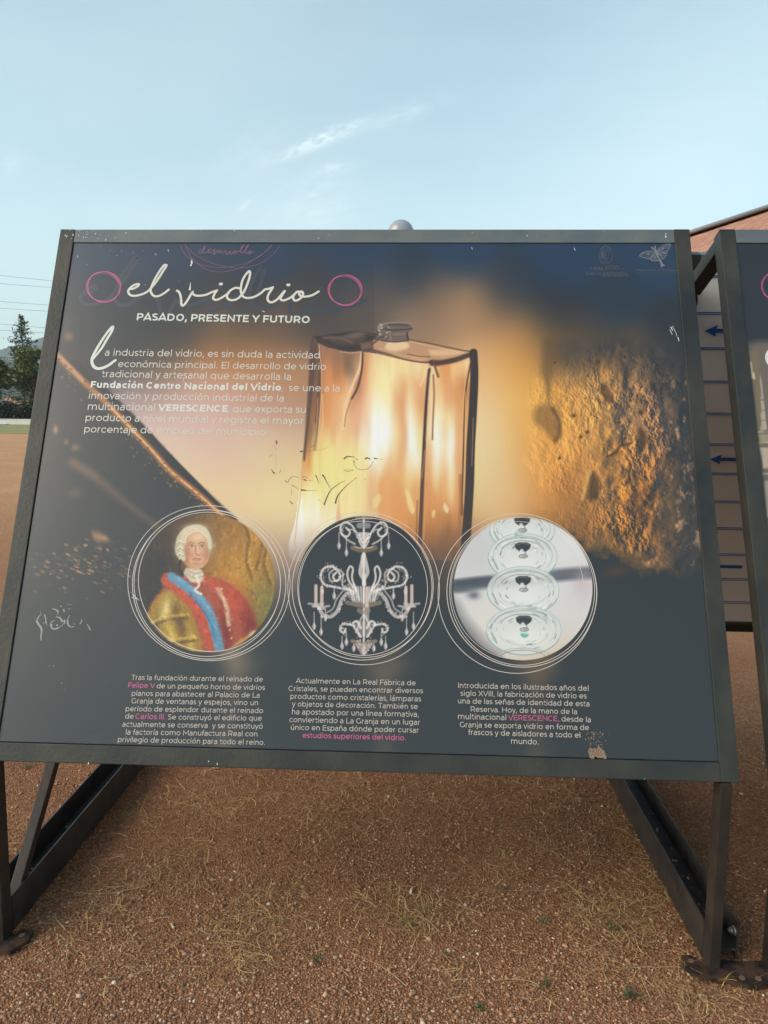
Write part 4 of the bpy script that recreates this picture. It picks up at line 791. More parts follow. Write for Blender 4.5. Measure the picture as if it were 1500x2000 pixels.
title = [ZA([(165,475),(230,462),(285,430),(303,405),(285,398),(230,415),(175,455),(145,500),(160,545),(205,570),(270,568),(370,540),(450,490),(560,360),(650,220),(705,130),(690,118),(660,135),(580,250),(510,380),(475,480),(490,540),(530,575),(590,575),(670,535),(740,480)]),
         ZA([(860,495),(885,510),(910,560),(922,630),(925,690),(940,715),(970,700),(1020,630),(1060,560),(1088,518),(1090,535),(1130,565),(1200,570),(1290,555),(1380,515),(1450,492)]),
         ZA([(1440,500),(1410,550),(1392,600),(1420,630),(1475,620),(1555,575),(1620,530)]),
         ZB_([(300,480),(270,460),(215,455),(150,490),(105,540),(95,585),(115,620),(165,635),(225,625),(285,585),(350,500),(400,380),(430,280),(432,220),(415,212),(370,260),(325,340),(302,430),(300,510),(320,570),(370,600),(440,600),(520,575),(600,525),(650,480),(700,470),(770,445)]),
         ZB_([(768,450),(735,500),(700,560),(690,620),(720,662),(770,662),(830,625),(880,570),(940,500)]),
         ZB_([(945,500),(905,560),(880,610),(905,637),(960,630),(1030,595),(1090,545)]),
         ZB_([(1180,520),(1130,510),(1085,550),(1065,600),(1090,640),(1140,630),(1190,590),(1212,545),(1195,510),(1160,515),(1155,550),(1190,580),(1260,582),(1350,560),(1440,508)])]
rb = Ribbons(); rb.z = .0022
for q in title: px_ribbon(rb, q, 4.6)
for c in (ZB_([(5,398)])[0], ZB_([(995,411)])[0]): rb.dot(brd(*c), 4.2*MM, 14, 3.2*MM)
for q in title:
    for e in (q[0], q[-1]): rb.dot(brd(*e), 2.3*MM, 10)
lay(rb, "title_lettering", I_cream, panel, base1)
gx0, gx1 = 247.0, 622.0
def gh(p): return (152+(p[0]-gx0)*(716-152)/(gx1-gx0), 578+(p[1]-565)*1.53-2+(p[0]-gx0)*.005)
rb = Ribbons(); rb.z = .0006
for q in title: px_ribbon(rb, [gh(p) for p in q], 7.6)
for c in (ZB_([(5,398)])[0], ZB_([(995,411)])[0]): rb.dot(brd(*gh(c)), 6.5*MM, 14, 5*MM)
lay(rb, "ghost_lettering", I_ghost, panel, base1)
rb = Ribbons(); rb.z = .0024
ZL = lambda pts: [(160+x/15, 620+y/15) for x, y in pts]
drop_cap = ZL([(300,1200),(420,1060),(560,880),(700,640),(830,430),(885,300),(890,255),(860,262),(780,350),(640,540),(480,790),(340,1040),(275,1220),(300,1370),(380,1455),(480,1478),(620,1450),(780,1370),(900,1280),(965,1235)])
Pd = smooth_path(brds(drop_cap), 8); tt = np.linspace(0, 1, len(Pd)); rb.add(Pd, np.interp(tt, [0, .3, .45, .7, 1], [4.2, 5.6, 4.6, 6.2, 5.0])*MM); rb.dot(brd(*drop_cap[-1]), 2.6*MM, 12); rb.dot(brd(*drop_cap[0]), 2.3*MM, 12)
lay(rb, "drop_cap", I_white, panel, base1)
# printed lines: (text, left baseline, right baseline) in pixels of the photograph, measured on the board
Z1 = lambda x, y: (100+x/2.3077, 420+y/2.3077)
Z8 = lambda x, y: (230+x/2.34375, 970+y/2.34375)
Z2 = lambda x, y: (550+x/2.34375, 970+y/2.34375)
def write(name, m, lines, wt, Z, z0=.0026):
    rb = Ribbons(); rb.z = z0
    for t, a, b in lines: text_line(rb, t, brd(*Z(*a)), brd(*Z(*b)), wt)
    return lay(rb, name, m, panel, base1)
write("subtitle_lettering", I_white, [("PASADO, PRESENTE Y FUTURO", (381,471), (1164,484))], .135, Z1)
write("paragraph_lettering", I_body, [
 ("a industria del vidrio, es sin duda la actividad", (239,630), (1210,643)), ("económica principal. El desarrollo de vidrio", (298,682), (1237,695)),
 ("tradicional y artesanal que desarrolla la", (225,727), (1080,741)), (", ", (1037,790), (1050,790)), ("se une a la", (1070,790), (1300,793)),
 ("innovación y producción industrial de la", (165,825), (1047,838)), ("multinacional", (160,875), (465,879)), (", que exporta su", (793,885), (1146,889)),
 ("producto a nivel mundial y registra el mayor", (150,925), (1136,940)), ("porcentaje de empleo del municipio", (144,977), (961,990))], .078, Z1)
write("bold_lettering", I_white, [("Fundación Centro Nacional del Vidrio", (173,775), (1034,789)), ("VERESCENCE", (482,880), (792,885))], .155, Z1)
write("caption_lettering", I_cap, [
 ("Tras la fundación durante el reinado de", (60,838), (662,847)), ("de un pequeño horno de vidrios", (175,877), (671,885)), ("planos para abastecer al Palacio de La", (60,911), (648,920)),
 ("Granja de ventanas y espejos, vino un", (60,946), (641,955)), ("período de esplendor durante el reinado", (32,982), (663,991)), ("de", (30,1016), (68,1017)), ("Se construyó el edificio que", (227,1020), (657,1026)),
 ("actualmente se conserva  y se constituyó", (18,1053), (662,1063)), ("la factoría como Manufactura Real con", (33,1089), (638,1098)), ("privilegio de producción para todo el reino.", (-4,1123), (672,1137))], .082, Z8)
write("caption_lettering", I_cap, [
 ("Actualmente en La Real Fábrica de", (815,853), (1363,864)), ("Cristales, se pueden encontrar diversos", (781,889), (1397,900)), ("productos como cristalerías, lámparas", (788,925), (1388,937)),
 ("y objetos de decoración. También se", (797,960), (1373,972)), ("ha apostado por una línea formativa,", (795,996), (1378,1008)), ("conviertiendo a La Granja en un lugar", (784,1032), (1384,1045)), ("único en España dónde poder cursar", (790,1067), (1378,1081))], .082, Z8)
write("caption_lettering", I_cap, [
 ("Introducida en los ilustrados años del", (808,875), (1408,889)), ("siglo XVIII, la fabricación de vidrio es", (820,911), (1398,924)), ("una de las señas de identidad de esta", (807,946), (1412,960)),
 ("Reserva. Hoy, de la mano de la", (866,984), (1355,996)), ("multinacional", (807,1018), (1030,1023)), ("desde la", (1283,1029), (1418,1033)), ("Granja se exporta vidrio en forma de", (817,1055), (1409,1069)), ("frascos y de aisladores a todo el", (856,1090), (1370,1104)), ("mundo.", (1051,1131), (1178,1135))], .082, Z2)
write("pink_lettering", I_pink, [("Felipe V", (43,873), (165,876)), ("Carlos III.", (78,1017), (215,1020)), ("estudios superiores del vidrio.", (845,1104), (1318,1116))], .088, Z8)
write("pink_lettering", I_pink, [("VERESCENCE,", (1040,1023), (1272,1028))], .088, Z2)
# hand drawn rings
rb = Ribbons(); rb.z = .0012
for c, r in (((201, 558.5), (33.5, 29.5)), ((673.5, 565), (33, 29.5))):
    for k, (dx, dy, fx, fy, an) in enumerate([(0,0,1,1,0),(-1.2,1,.97,.96,14),(1,-.8,.98,.99,-12),(.4,.6,.94,1.0,30)]): ring(rb, c[0]+dx, c[1]+dy, r[0]*fx, r[1]*fy, .9, an, .012)
lay(rb, "ring_outline", I_pink, panel, base1)
ZD = lambda pts: [(340+x/6.818, 468+y/6.818) for x, y in pts]
rb = Ribbons(); rb.z = .0012
for q in ([(72,52),(110,140),(180,225),(300,300),(420,340),(600,358),(760,345),(940,300),(1120,220),(1220,140),(1292,62)],[(130,50),(200,125),(330,225),(500,300),(660,345),(850,366),(1000,350),(1150,300),(1280,215),(1360,130),(1398,64)],[(138,52),(175,140),(250,260),(360,350),(480,403),(620,420),(780,395),(920,340),(1060,250),(1200,160),(1310,60)]): px_ribbon(rb, ZD(q), .9)
lay(rb, "ring_outline", I_pinkdim, panel, base1)
rb = Ribbons(); rb.z = .0016
for q in ([(360,128),(340,130),(322,155),(340,170),(370,155),(395,115),(408,75),(398,78),(380,115),(375,150),(395,165),(440,150),(470,125),(478,112),(462,115),(448,140),(460,160),(490,155),(520,130),(540,110),(528,130),(540,160),(530,185),(512,180),(530,165),(570,140),(600,130)],
          [(610,132),(585,135),(570,155),(590,165),(612,145),(622,132),(615,155),(630,165),(660,150),(680,140),(695,142),(680,165),(690,182),(712,175),(735,145),(752,142),(740,165),(748,182),(770,172),(790,150),(812,140),(800,142),(785,165),(805,178),(826,160),(818,142),(840,150),(870,135),(900,100),(925,65),(915,62),(890,100),(880,150),(900,165),(930,140),(965,100),(988,66),(978,62),(955,105),(948,150),(965,168),(990,160),(1010,142),(990,150),(985,172),(1005,180),(1022,165),(1015,148),(1035,158),(1068,148)]): px_ribbon(rb, ZD(q), 1.5, True, 5)
lay(rb, "script_lettering", I_pinkdim, panel, base1)
ZP = lambda x, y: (240+x/4.5455, 980+y/4.5455)
for rings, Z, sc in (([(760,720,722,690,1.0,0),(762,732,684,662,1.2,10),(745,720,655,648,1.0,-8),(765,708,632,620,1.1,20)], ZP, 4.5455),
                 ([(1125,419,348,350,1.0,0),(1118,415,322,331,1.1,12),(1120,418,298,308,1.0,0),(1136,416,306,322,1.0,20)], Z8, 2.34375),
                 ([(1080,442,362,368,1.0,20),(1101,436,344,344,1.2,0),(1102,432,334,338,1.0,12),(1081,428,305,316,.8,0)], Z2, 2.34375)):
    rb = Ribbons(); rb.z = .0012
    for x, y, rx, ry, wd, an in rings: cxy = Z(x, y); ring(rb, cxy[0], cxy[1], rx/sc, ry/sc, wd, an, .006, 110)
    lay(rb, "ring_outline", I_ring, panel, base1)
# crest with its lettering
ZC = lambda pts: [(1130+x/13.636, 468+y/13.636) for x, y in pts]
rb = Ribbons(); rb.z = .0014
for q in ([(575,290),(575,470),(600,560),(660,610),(740,622),(820,600),(880,540),(895,470),(895,290),(575,290)],[(590,235),(640,180),(730,150),(820,180),(880,230)],[(600,265),(740,255),(880,265)]): px_ribbon(rb, ZC(q), .9, True, 4)
for a in ((640,300),(690,300),(620,300),(665,300)): px_ribbon(rb, ZC([a, (a[0], 460)]), 1.2, False)
for q in ([(580,465),(720,465)],[(735,300),(735,420)],[(740,460),(710,480),(740,510),(770,485),(745,462)],[(800,310),(830,350),(815,390)],[(730,110),(730,150)],[(680,180),(700,235)],[(780,180),(760,235)],[(620,215),(640,240)],[(850,215),(835,240)],[(640,580),(740,560),(840,580)]): px_ribbon(rb, ZC(q), 1.0, False)
for p in ((600,225),(660,195),(730,130),(800,195),(868,228)): rb.dot(brd(*ZC([p])[0]), 1.5*MM)
lay(rb, "crest_emblem", I_logodim, panel, base1)
rb = Ribbons(); rb.z = .0014
def bl(t, a, b, Zf, wt=.08):
    text_line(rb, t, brd(*Zf([a])[0]), brd(*Zf([b])[0]), wt)
bl("R", (308,778), (385,780), ZC, .1); bl("EAL", (425,778), (680,778), ZC, .11); bl("S", (722,775), (790,775), ZC, .1); bl("ITIO", (810,773), (1108,773), ZC, .1); bl("DE", (1145,768), (1225,768), ZC, .1)
bl("S", (200,920), (275,918), ZC, .1); bl("AN", (300,920), (478,918), ZC, .1); bl("I", (540,930), (562,930), ZC, .1); bl("LDEFONSO", (590,915), (1310,912), ZC, .1); bl("AYUNTAMIENTO", (640,968), (1350,962), ZC, .1)
lay(rb, "crest_lettering", I_logodim, panel, base1)
ZM = lambda pts: [(1230+x/15, 468+y/15) for x, y in pts]
rb = Ribbons(); rb.z = .0014
for q, wdt in (([(700,310),(600,310),(480,325),(380,365),(310,420),(305,450),(340,475),(450,505),(560,535),(610,525),(690,400),(705,330)],1.3),([(820,265),(900,210),(1000,140),(1090,108),(1200,105),(1195,160),(1150,250),(1100,340),(1000,355),(900,345),(820,290)],1.3),([(700,400),(650,500),(625,545),(660,590),(760,597),(870,590)],1.3),([(840,350),(940,480),(970,540),(1040,500),(1085,420),(1080,380),(980,370)],1.2),([(760,280),(800,380),(860,500),(920,600),(960,690),(1035,745)],3.2),([(740,300),(800,430),(880,560),(930,660),(955,780)],2.8),([(760,270),(800,340),(850,430)],4),([(640,185),(690,240),(740,265)],2.6),([(760,155),(755,210),(750,260)],2.8)):
    px_ribbon(rb, ZM(q), wdt, True, 5)
for a, b in (((560,325),(340,460)),((600,320),(420,500)),((640,320),(500,515)),((670,330),(560,525)),((480,335),(320,430)),((840,275),(1190,125)),((850,285),(1160,200)),((850,295),(1120,300)),((850,300),(1060,340)),((960,215),(1190,110)),((720,400),(680,585)),((730,400),(740,590)),((745,400),(800,585)),((860,370),(1060,390)),((890,410),(1060,450)),((920,450),(1010,510)),((640,560),(850,575))): px_ribbon(rb, ZM([a, b]), .75, False)
for p, r in (((548,385),1.9),((985,230),2.2),((770,490),1.6),((925,425),1.8)): rb.dot(brd(*ZM([p])[0]), r*MM)
lay(rb, "moth_emblem", I_logo, panel, base1)
rb = Ribbons(); rb.z = .0014
bl("Reserva de la Biosfera", (205,898), (1380,900), ZM, .10)
bl("Real Sitio de San Ildefonso El Espinar", (210,975), (1380,978), ZM, .08)
lay(rb, "moth_lettering", I_logodim, panel, base1)
# later marks: felt pen scrawl, white tag, chips down to the sheet
ZG = lambda pts: [(500+x/5.357, 840+y/5.357) for x, y in pts]
rb = Ribbons(); rb.z = .0034
for q, w0, w1 in (([(205,105),(215,125),(210,145)],4.2,1.6),([(175,160),(205,185)],.5,.5),([(205,190),(207,210)],.4,.4),([(135,275),(160,252),(180,240)],.7,.4),([(160,405),(175,435),(195,448)],1.2,3.6),([(260,405),(240,445)],.7,.7),([(205,250),(207,420)],.3,.3),([(458,220),(492,216)],4,2.4),([(495,212),(640,205),(760,175)],.35,.3),([(575,175),(595,155)],1.2,1.2),
                  ([(300,520),(325,543),(350,505),(390,480),(450,495)],1.3,.5),([(475,495),(505,480),(535,495)],.8,.8),([(495,512),(528,522)],3,2.2),([(545,522),(595,518)],.8,.5),([(368,568),(400,585),(445,620)],1.4,.5),([(365,610),(370,680)],.4,.4),([(468,624),(500,622),(530,630)],4.0,1.2),([(530,625),(640,628)],.6,.3),([(345,735),(362,752),(378,768)],.8,2.6),
                  ([(622,465),(640,510),(655,560)],2.2,.5),([(690,462),(715,490),(735,535),(780,610)],3.6,.5),([(928,522),(860,560),(780,625),(735,710),(710,780)],.5,3.0),([(1050,492),(1020,512)],1.0,.7),([(1020,515),(920,600),(850,690),(828,765)],.5,3.4),([(918,297),(950,272),(1022,275)],3.2,1.6),([(1020,275),(1042,290)],.6,.6),([(1020,310),(1028,340)],1.6,1.6),([(1045,298),(1070,305)],1.5,.8),([(1020,345),(1045,385),(1090,408),(1160,402),(1200,365),(1225,325)],.8,.6),([(1138,297),(1165,285),(1195,300)],3.4,2.2),([(1235,290),(1270,293)],3.2,1.2),([(1270,293),(1340,302)],.6,.3),([(918,412),(940,424),(1005,420),(1012,408)],.9,.9),([(925,405),(1000,405)],.4,.4),([(645,715),(670,738)],.8,.5),([(1130,505),(1150,508)],.9,.5)):
    P = smooth_path(brds(ZG(q)), 6) if len(q) > 2 else np.array(brds(ZG(q))); rb.add(P, np.linspace(w0, w1, len(P))*MM*.8)
lay(rb, "felt_pen_scrawl", I_marker, panel, base1)
ZT = lambda pts: [(50+x/10, 1160+y/10) for x, y in pts]
rb = Ribbons(); rb.z = .0034
for q, w0, w1 in (([(310,375),(250,430),(205,515)],.6,2.6),([(200,520),(240,590),(285,650)],3.6,3.2),([(285,640),(300,720),(285,820),(290,910)],3.6,1.8),([(355,395),(375,470),(390,560),(405,610)],2.4,1.0),([(320,575),(380,550)],.8,1.2),([(495,285),(570,300),(625,345)],.8,3.0),([(628,345),(615,390),(590,420)],1.4,.6),([(575,445),(650,460),(710,540)],1.2,3.6),([(545,510),(480,560),(470,620),(520,670),(590,675),(660,640),(720,590)],1.6,1.2),([(500,580),(490,650),(550,680),(630,660)],2.6,2.6),([(750,500),(740,580)],3,3),([(855,410),(805,500),(810,580),(850,635),(935,635)],1.2,1.4),([(805,510),(815,590),(850,635)],3.2,2.4),([(590,612),(615,605)],3.2,3.2),([(672,225),(690,250)],2,2),([(725,290),(745,345)],2.4,2.8),([(790,190),(890,205)],.6,.6),([(815,290),(855,285)],1,1.4),([(1075,505),(1080,540),(1040,590)],2,1.4),([(1190,585),(1255,705)],1.2,2),([(925,585),(945,580)],1.6,1.6)):
    P = smooth_path(brds(ZT(q)), 6) if len(q) > 2 else np.array(brds(ZT(q))); rb.add(P, np.linspace(w0, w1, len(P))*MM)
lay(rb, "white_tag", I_tag, panel, base1)
rb = Ribbons(); rb.z = .0036
for q, w0, w1 in ((ZA([(1080,38),(1075,90),(1062,135)]),1.0,3.2),(ZA([(1060,370),(1055,430),(1048,490)]),.5,4.0),(ZA([(1070,60),(1085,100)]),3,3),([(1311,637),(1315,645)],2.2,.8),([(1314,635),(1320,646),(1323,655)],.8,.8),([(1325,657),(1327,665)],1.8,1.0),([(1309,642),(1314,652)],1,1),([(512,606),(517,608)],1.6,1.0),([(303,463+30),(304,497)],1,1),([(327,486),(329,490)],1.2,.8),([(1122,482),(1124,488)],1,1),([(921,481),(923,486)],1,.8),([(150,497),(151,502)],1,1),([(258,1160),(270,1172)],1.6,.7),([(256,1166),(266,1170)],1.0,.7),([(357,737),(358,744)],1,.7)):
    P = smooth_path(brds(q), 6) if len(q) > 2 else np.array(brds(q)); rb.add(P, np.linspace(w0, w1, len(P))*MM)
for k in range(26): x = rng.uniform(130, 360); y = rng.uniform(476, 560) if k < 16 else rng.uniform(1100, 1440); rb.dot(brd(x if k < 16 else x-60, y), rng.uniform(.3, .8)*MM, 6)
lay(rb, "paint_chips", I_chip, panel, base1)
ZR = lambda x, y: (1120+x/15, 1400+y/15)
rb = Ribbons(); rb.z = .0038
V0 = [ZR(*p) for p in [(440,960),(480,900),(560,940),(640,900),(700,930),(730,800),(760,880),(830,930),(880,990),(910,980),(930,1060),(960,1110),(985,1160),(970,1235),(900,1240),(840,1205),(600,1225),(570,1290),(540,1230),(470,1190),(450,1100),(430,1010)]]
cc = ZR(690, 1080); n = len(V0); s0 = [brd(*p) for p in V0]
rb.V.append(np.column_stack([np.array(s0+[brd(*cc)]), np.full(n+1, .0038)])); rb.F.append(np.array([[i, (i+1) % n, n] for i in range(n)])); rb.n += n+1
for k in range(60):
    x = rng.normal(620, 150); y = rng.uniform(430, 900); rb.dot(brd(*ZR(x, y)), rng.uniform(.3, 1.5)*MM, 6, rng.uniform(.3, 1.6)*MM)
lay(rb, "peeled_patch", M_bare, panel, base1)
# old splashes and chips on the frame itself
rb = Ribbons(); rb.z = .0034
for k in range(36):
    if k < 22: x, y = rng.normal(150, 30), rng.uniform(450, 470)
    elif k < 31: x, y = rng.uniform(180, 1330), rng.uniform(450, 469)
    else: x, y = rng.uniform(20, 1400), 0; y = 1466+x*.028+rng.uniform(0, 28)
    r_ = rng.uniform(.4, 1.2)*MM; rb.dot(brd(x, y), r_, 6, r_*rng.uniform(.6, 2.4))
rb.dot(brd(1300, 463), 1.6*MM, 8, 2.6*MM); rb.dot(brd(1300, 458), .8*MM, 8, 2.4*MM)
lay(rb, "paint_splashes", I_chip, stand1, base1, lift=.0072)
# back brace seen under the left end and the bar behind the right post
bm = bmesh.new(); XL = XC-BW/2+.028; a = at_x(32, 1738, XL); b = at_x(106, 1480, XL); d = b-a
bm_bar(bm, Vector(a-d*.18-np.array(base1)), Vector(b+d*2.2-np.array(base1)), .034, .034); bm_obj("diagonal_brace", bm, M_post, stand1)


# ------------------------------------------------------------------ second stand at the right edge
XC2 = XC+1.2075+BW/2; base2 = (XC2, 2.55, 0.0)
stand2 = empty("information_stand", base2, "second leaning dark board with a stone facade picture, cut off at the right edge", "information board", "leaning information boards")
stand_parts(stand2, XC2, base2, (1,)); backing_marks(stand2, XC2, base2)
n2u, n2v = 420, 340
s2, t2 = np.meshgrid(np.linspace(PS0, PS1, n2u), np.linspace(PT0, PT1, n2v))
W2 = board_world(s2, t2, 0, XC2)-np.array([0, 0, EYE]); z2 = W2 @ FW; PX = (750+F_PX*(W2 @ RT)/z2).astype(np.float32); PY = (1000-F_PX*(W2 @ UP)/z2).astype(np.float32)
_n = (NU, NV); NU, NV = n2u, n2v; _xc = XC
def brd(x, y):
    P = on_plane(x, y, (XC2, YB, ZB), (0, -CL, SL)); return (P[0]-XC2, (P[2]-ZB)/CL)
C = np.tile(INK, (n2v, n2u, 1)).astype(np.float32)
poly([(1461,672),(1478,666),(1900,640),(1960,1060),(1508,1070),(1497,980),(1484,880)], (112,106,98), 1, 16)
poly([(1464,683),(1482,683),(1488,740),(1494,860),(1484,880),(1478,800),(1468,720)], (122,112,92), 1, 5)
stroke([(1467,707),(1471,728),(1475,738)], 4, (196,184,150), .9, 1.6); stroke([(1473,728),(1475,737),(1471,735)], 3, (206,200,180), .8, 1.4)
poly([(1486,722),(1487.5,722),(1499,838),(1488,840),(1488,780)], (170,160,146), 1, 1.2)
for y in (780, 800, 820): stroke([(1487,y),(1497,y)], 1, (110,106,98), .8, 1)
poly([(1483,848),(1600,842),(1602,858),(1486,862)], (150,140,122), 1, 1.5); stroke([(1484,864),(1600,860)], 2.4, (180,172,156), 1, 1.4); stroke([(1483,842),(1600,837)], 2, (186,178,160), .9, 1.4)
poly([(1486,873),(1620,868),(1630,910),(1492,913)], (176,164,146), 1, 1.5); stroke([(1492,925),(1620,921)], 2, (170,164,154), .9, 1.4); poly([(1494,938),(1640,934),(1650,1000),(1500,1010)], (150,142,130), 1, 3)
for k in range(7): x = 1540+k*70; poly([(x,720),(x+26,720),(x+40,842),(x+8,842)], (168,158,142), 1, 2)
alb2 = as_albedo(C).astype(np.float32)
i2 = (np.arange(n2v-1)[:, None]*n2u+np.arange(n2u-1)[None, :]).ravel()
panel2 = link("printed_panel", mesh_np("printed_panel", board_world(s2, t2, -.0055, XC2).reshape(-1, 3)-np.array(base2), np.stack([i2, i2+1, i2+n2u+1, i2+n2u], 1), M_print, cattr=('print', alb2.reshape(-1, 3))), stand2)
rb = Ribbons(); rb.z = .0012
for k, (dx, dy, fx, fy, an) in enumerate([(0,0,1,1,0),(-1.2,1,.97,.96,14),(1.4,-.8,.98,.99,-12)]): ring(rb, 1523+dx, 557+dy, 34.5*fx, 30*fy, .9, an, .012)
lay(rb, "ring_outline", I_pink, panel2, base2, XC2)
rb = Ribbons(); rb.z = .0012
px_ribbon(rb, [(1514,712),(1532,690),(1550,660),(1556,636),(1546,640),(1520,670),(1502,686),(1499,700),(1508,712),(1530,706),(1550,694)], 5.5)
lay(rb, "drop_cap", I_white, panel2, base2, XC2)

# ------------------------------------------------------------------ ground
def ground_material():
    m = bpy.data.materials.new("reddish_gravel"); m.use_nodes = True
    n = m.node_tree.nodes; l = m.node_tree.links; b = n['Principled BSDF']; b.inputs['Roughness'].default_value = 0.95; b.inputs['Specular IOR Level'].default_value = .2
    g = n.new('ShaderNodeNewGeometry')
    def noise(sc, det=5, ro=.6):
        t = n.new('ShaderNodeTexNoise'); t.inputs['Scale'].default_value = sc; t.inputs['Detail'].default_value = det; t.inputs['Roughness'].default_value = ro
        l.new(g.outputs['Position'], t.inputs['Vector']); return t.outputs['Fac']
    def ramp(f, stops):
        r = n.new('ShaderNodeValToRGB'); l.new(f, r.inputs['Fac']); e = r.color_ramp.elements
        e[0].position, e[0].color = stops[0][0], (*stops[0][1], 1); e[1].position, e[1].color = stops[-1][0], (*stops[-1][1], 1)
        for p, c in stops[1:-1]: x = e.new(p); x.color = (*c, 1)
        return r.outputs['Color']
    def mixc(f, a, c, mode='MIX'):
        x = n.new('ShaderNodeMix'); x.data_type = 'RGBA'; x.blend_type = mode
        if isinstance(f, float): x.inputs['Factor'].default_value = f
        else: l.new(f, x.inputs['Factor'])
        l.new(a, x.inputs[6]); l.new(c, x.inputs[7]); return x.outputs[2]
    fine = ramp(noise(60, 8, .75), [(.30, (.10, .045, .026)), (.48, (.245, .115, .062)), (.62, (.36, .18, .098)), (.75, (.48, .30, .19))])
    coarse = ramp(noise(2.2, 5), [(.34, (.62, .58, .55)), (.66, (1.1, 1.08, 1.05))])
    col = mixc(1.0, fine, coarse, 'MULTIPLY')
    v = n.new('ShaderNodeTexVoronoi'); v.inputs['Scale'].default_value = 130; l.new(g.outputs['Position'], v.inputs['Vector'])
    sep = n.new('ShaderNodeSeparateColor'); l.new(v.outputs['Color'], sep.inputs[0])
    peb = ramp(sep.outputs[0], [(.0, (.15, .065, .038)), (.4, (.26, .125, .068)), (.8, (.38, .20, .115)), (1, (.48, .33, .23))])
    col = mixc(.5, col, peb)
    # paler tone farther out on the square
    sx = n.new('ShaderNodeSeparateXYZ'); l.new(g.outputs['Position'], sx.inputs[0])
    mr = n.new('ShaderNodeMapRange'); mr.inputs['From Min'].default_value = 3.2; mr.inputs['From Max'].default_value = 16; l.new(sx.outputs['Y'], mr.inputs['Value'])
    far_tone = ramp(noise(.5, 6), [(.3, (.49, .285, .165)), (.7, (.60, .36, .21))])
    f2 = n.new('ShaderNodeMath'); f2.operation = 'MULTIPLY'; l.new(mr.outputs['Result'], f2.inputs[0]); f2.inputs[1].default_value = .85
    col = mixc(f2.outputs[0], col, far_tone)
    gm = n.new('ShaderNodeMix'); gm.data_type = 'RGBA'; gm.blend_type = 'MULTIPLY'; gm.inputs['Factor'].default_value = 1; l.new(col, gm.inputs[6]); gm.inputs[7].default_value = (1.0, .94, .83, 1); col = gm.outputs[2]
    l.new(col, b.inputs['Base Color'])
    bp = n.new('ShaderNodeBump'); bp.inputs['Strength'].default_value = .9; bp.inputs['Distance'].default_value = .008; l.new(v.outputs['Distance'], bp.inputs['Height']); 
    bp2 = n.new('ShaderNodeBump'); bp2.inputs['Strength'].default_value = .6; bp2.inputs['Distance'].default_value = .02; l.new(noise(14, 8, .7), bp2.inputs['Height']); l.new(bp.outputs['Normal'], bp2.inputs['Normal'])
    l.new(bp2.outputs['Normal'], b.inputs['Normal'])
    return m
M_ground = ground_material()
# a sheet with gentle relief near the stands, flat farther out
gxs = np.concatenate([[-6000, -1500, -300, -80, -25, -9], np.linspace(-4, 4, 130), [9, 25, 80, 300, 1500, 6000]])
gys = np.concatenate([[-6000, -300, -40, -6, -1], np.linspace(.6, 7, 120), [12, 25, 60, 120, 300, 1200, 6000]])
GX, GY = np.meshgrid(gxs, gys)
def relief(x, y):
    near = np.clip(1-np.hypot(x, y-3)/5, 0, 1)
    return ((fbm(x*1.7+50, y*1.7+50, 3, 4)-.5)*.030*np.clip(near*3, 0, 1))
GZ = relief(GX, GY)
nxg, nyg = len(gxs), len(gys); ii = (np.arange(nyg-1)[:, None]*nxg+np.arange(nxg-1)[None, :]).ravel()
tag(link("ground", mesh_np("ground", np.stack([GX, GY, GZ], -1).reshape(-1, 3), np.stack([ii, ii+1, ii+nxg+1, ii+nxg], 1), M_ground, True)), kind='structure')

# loose gravel close by
M_peb = mat("pebble_stone", (.3, .18, .12), 0.85, 0, .3, attr='tint')
def icos():
    p = (1+5**.5)/2; V = np.array([(-1,p,0),(1,p,0),(-1,-p,0),(1,-p,0),(0,-1,p),(0,1,p),(0,-1,-p),(0,1,-p),(p,0,-1),(p,0,1),(-p,0,-1),(-p,0,1)], float)/math.hypot(1, p)
    Fc = np.array([(0,11,5),(0,5,1),(0,1,7),(0,7,10),(0,10,11),(1,5,9),(5,11,4),(11,10,2),(10,7,6),(7,1,8),(3,9,4),(3,4,2),(3,2,6),(3,6,8),(3,8,9),(4,9,5),(2,4,11),(6,2,10),(8,6,7),(9,8,1)])
    return V, Fc
def scatter_xy(n, y0=1.80, y1=5.2):
    y = y0+(y1-y0)*rng.random(n)**1.7; x = rng.uniform(-1, 1, n)*(.62*y+.25)-.1; return x, y
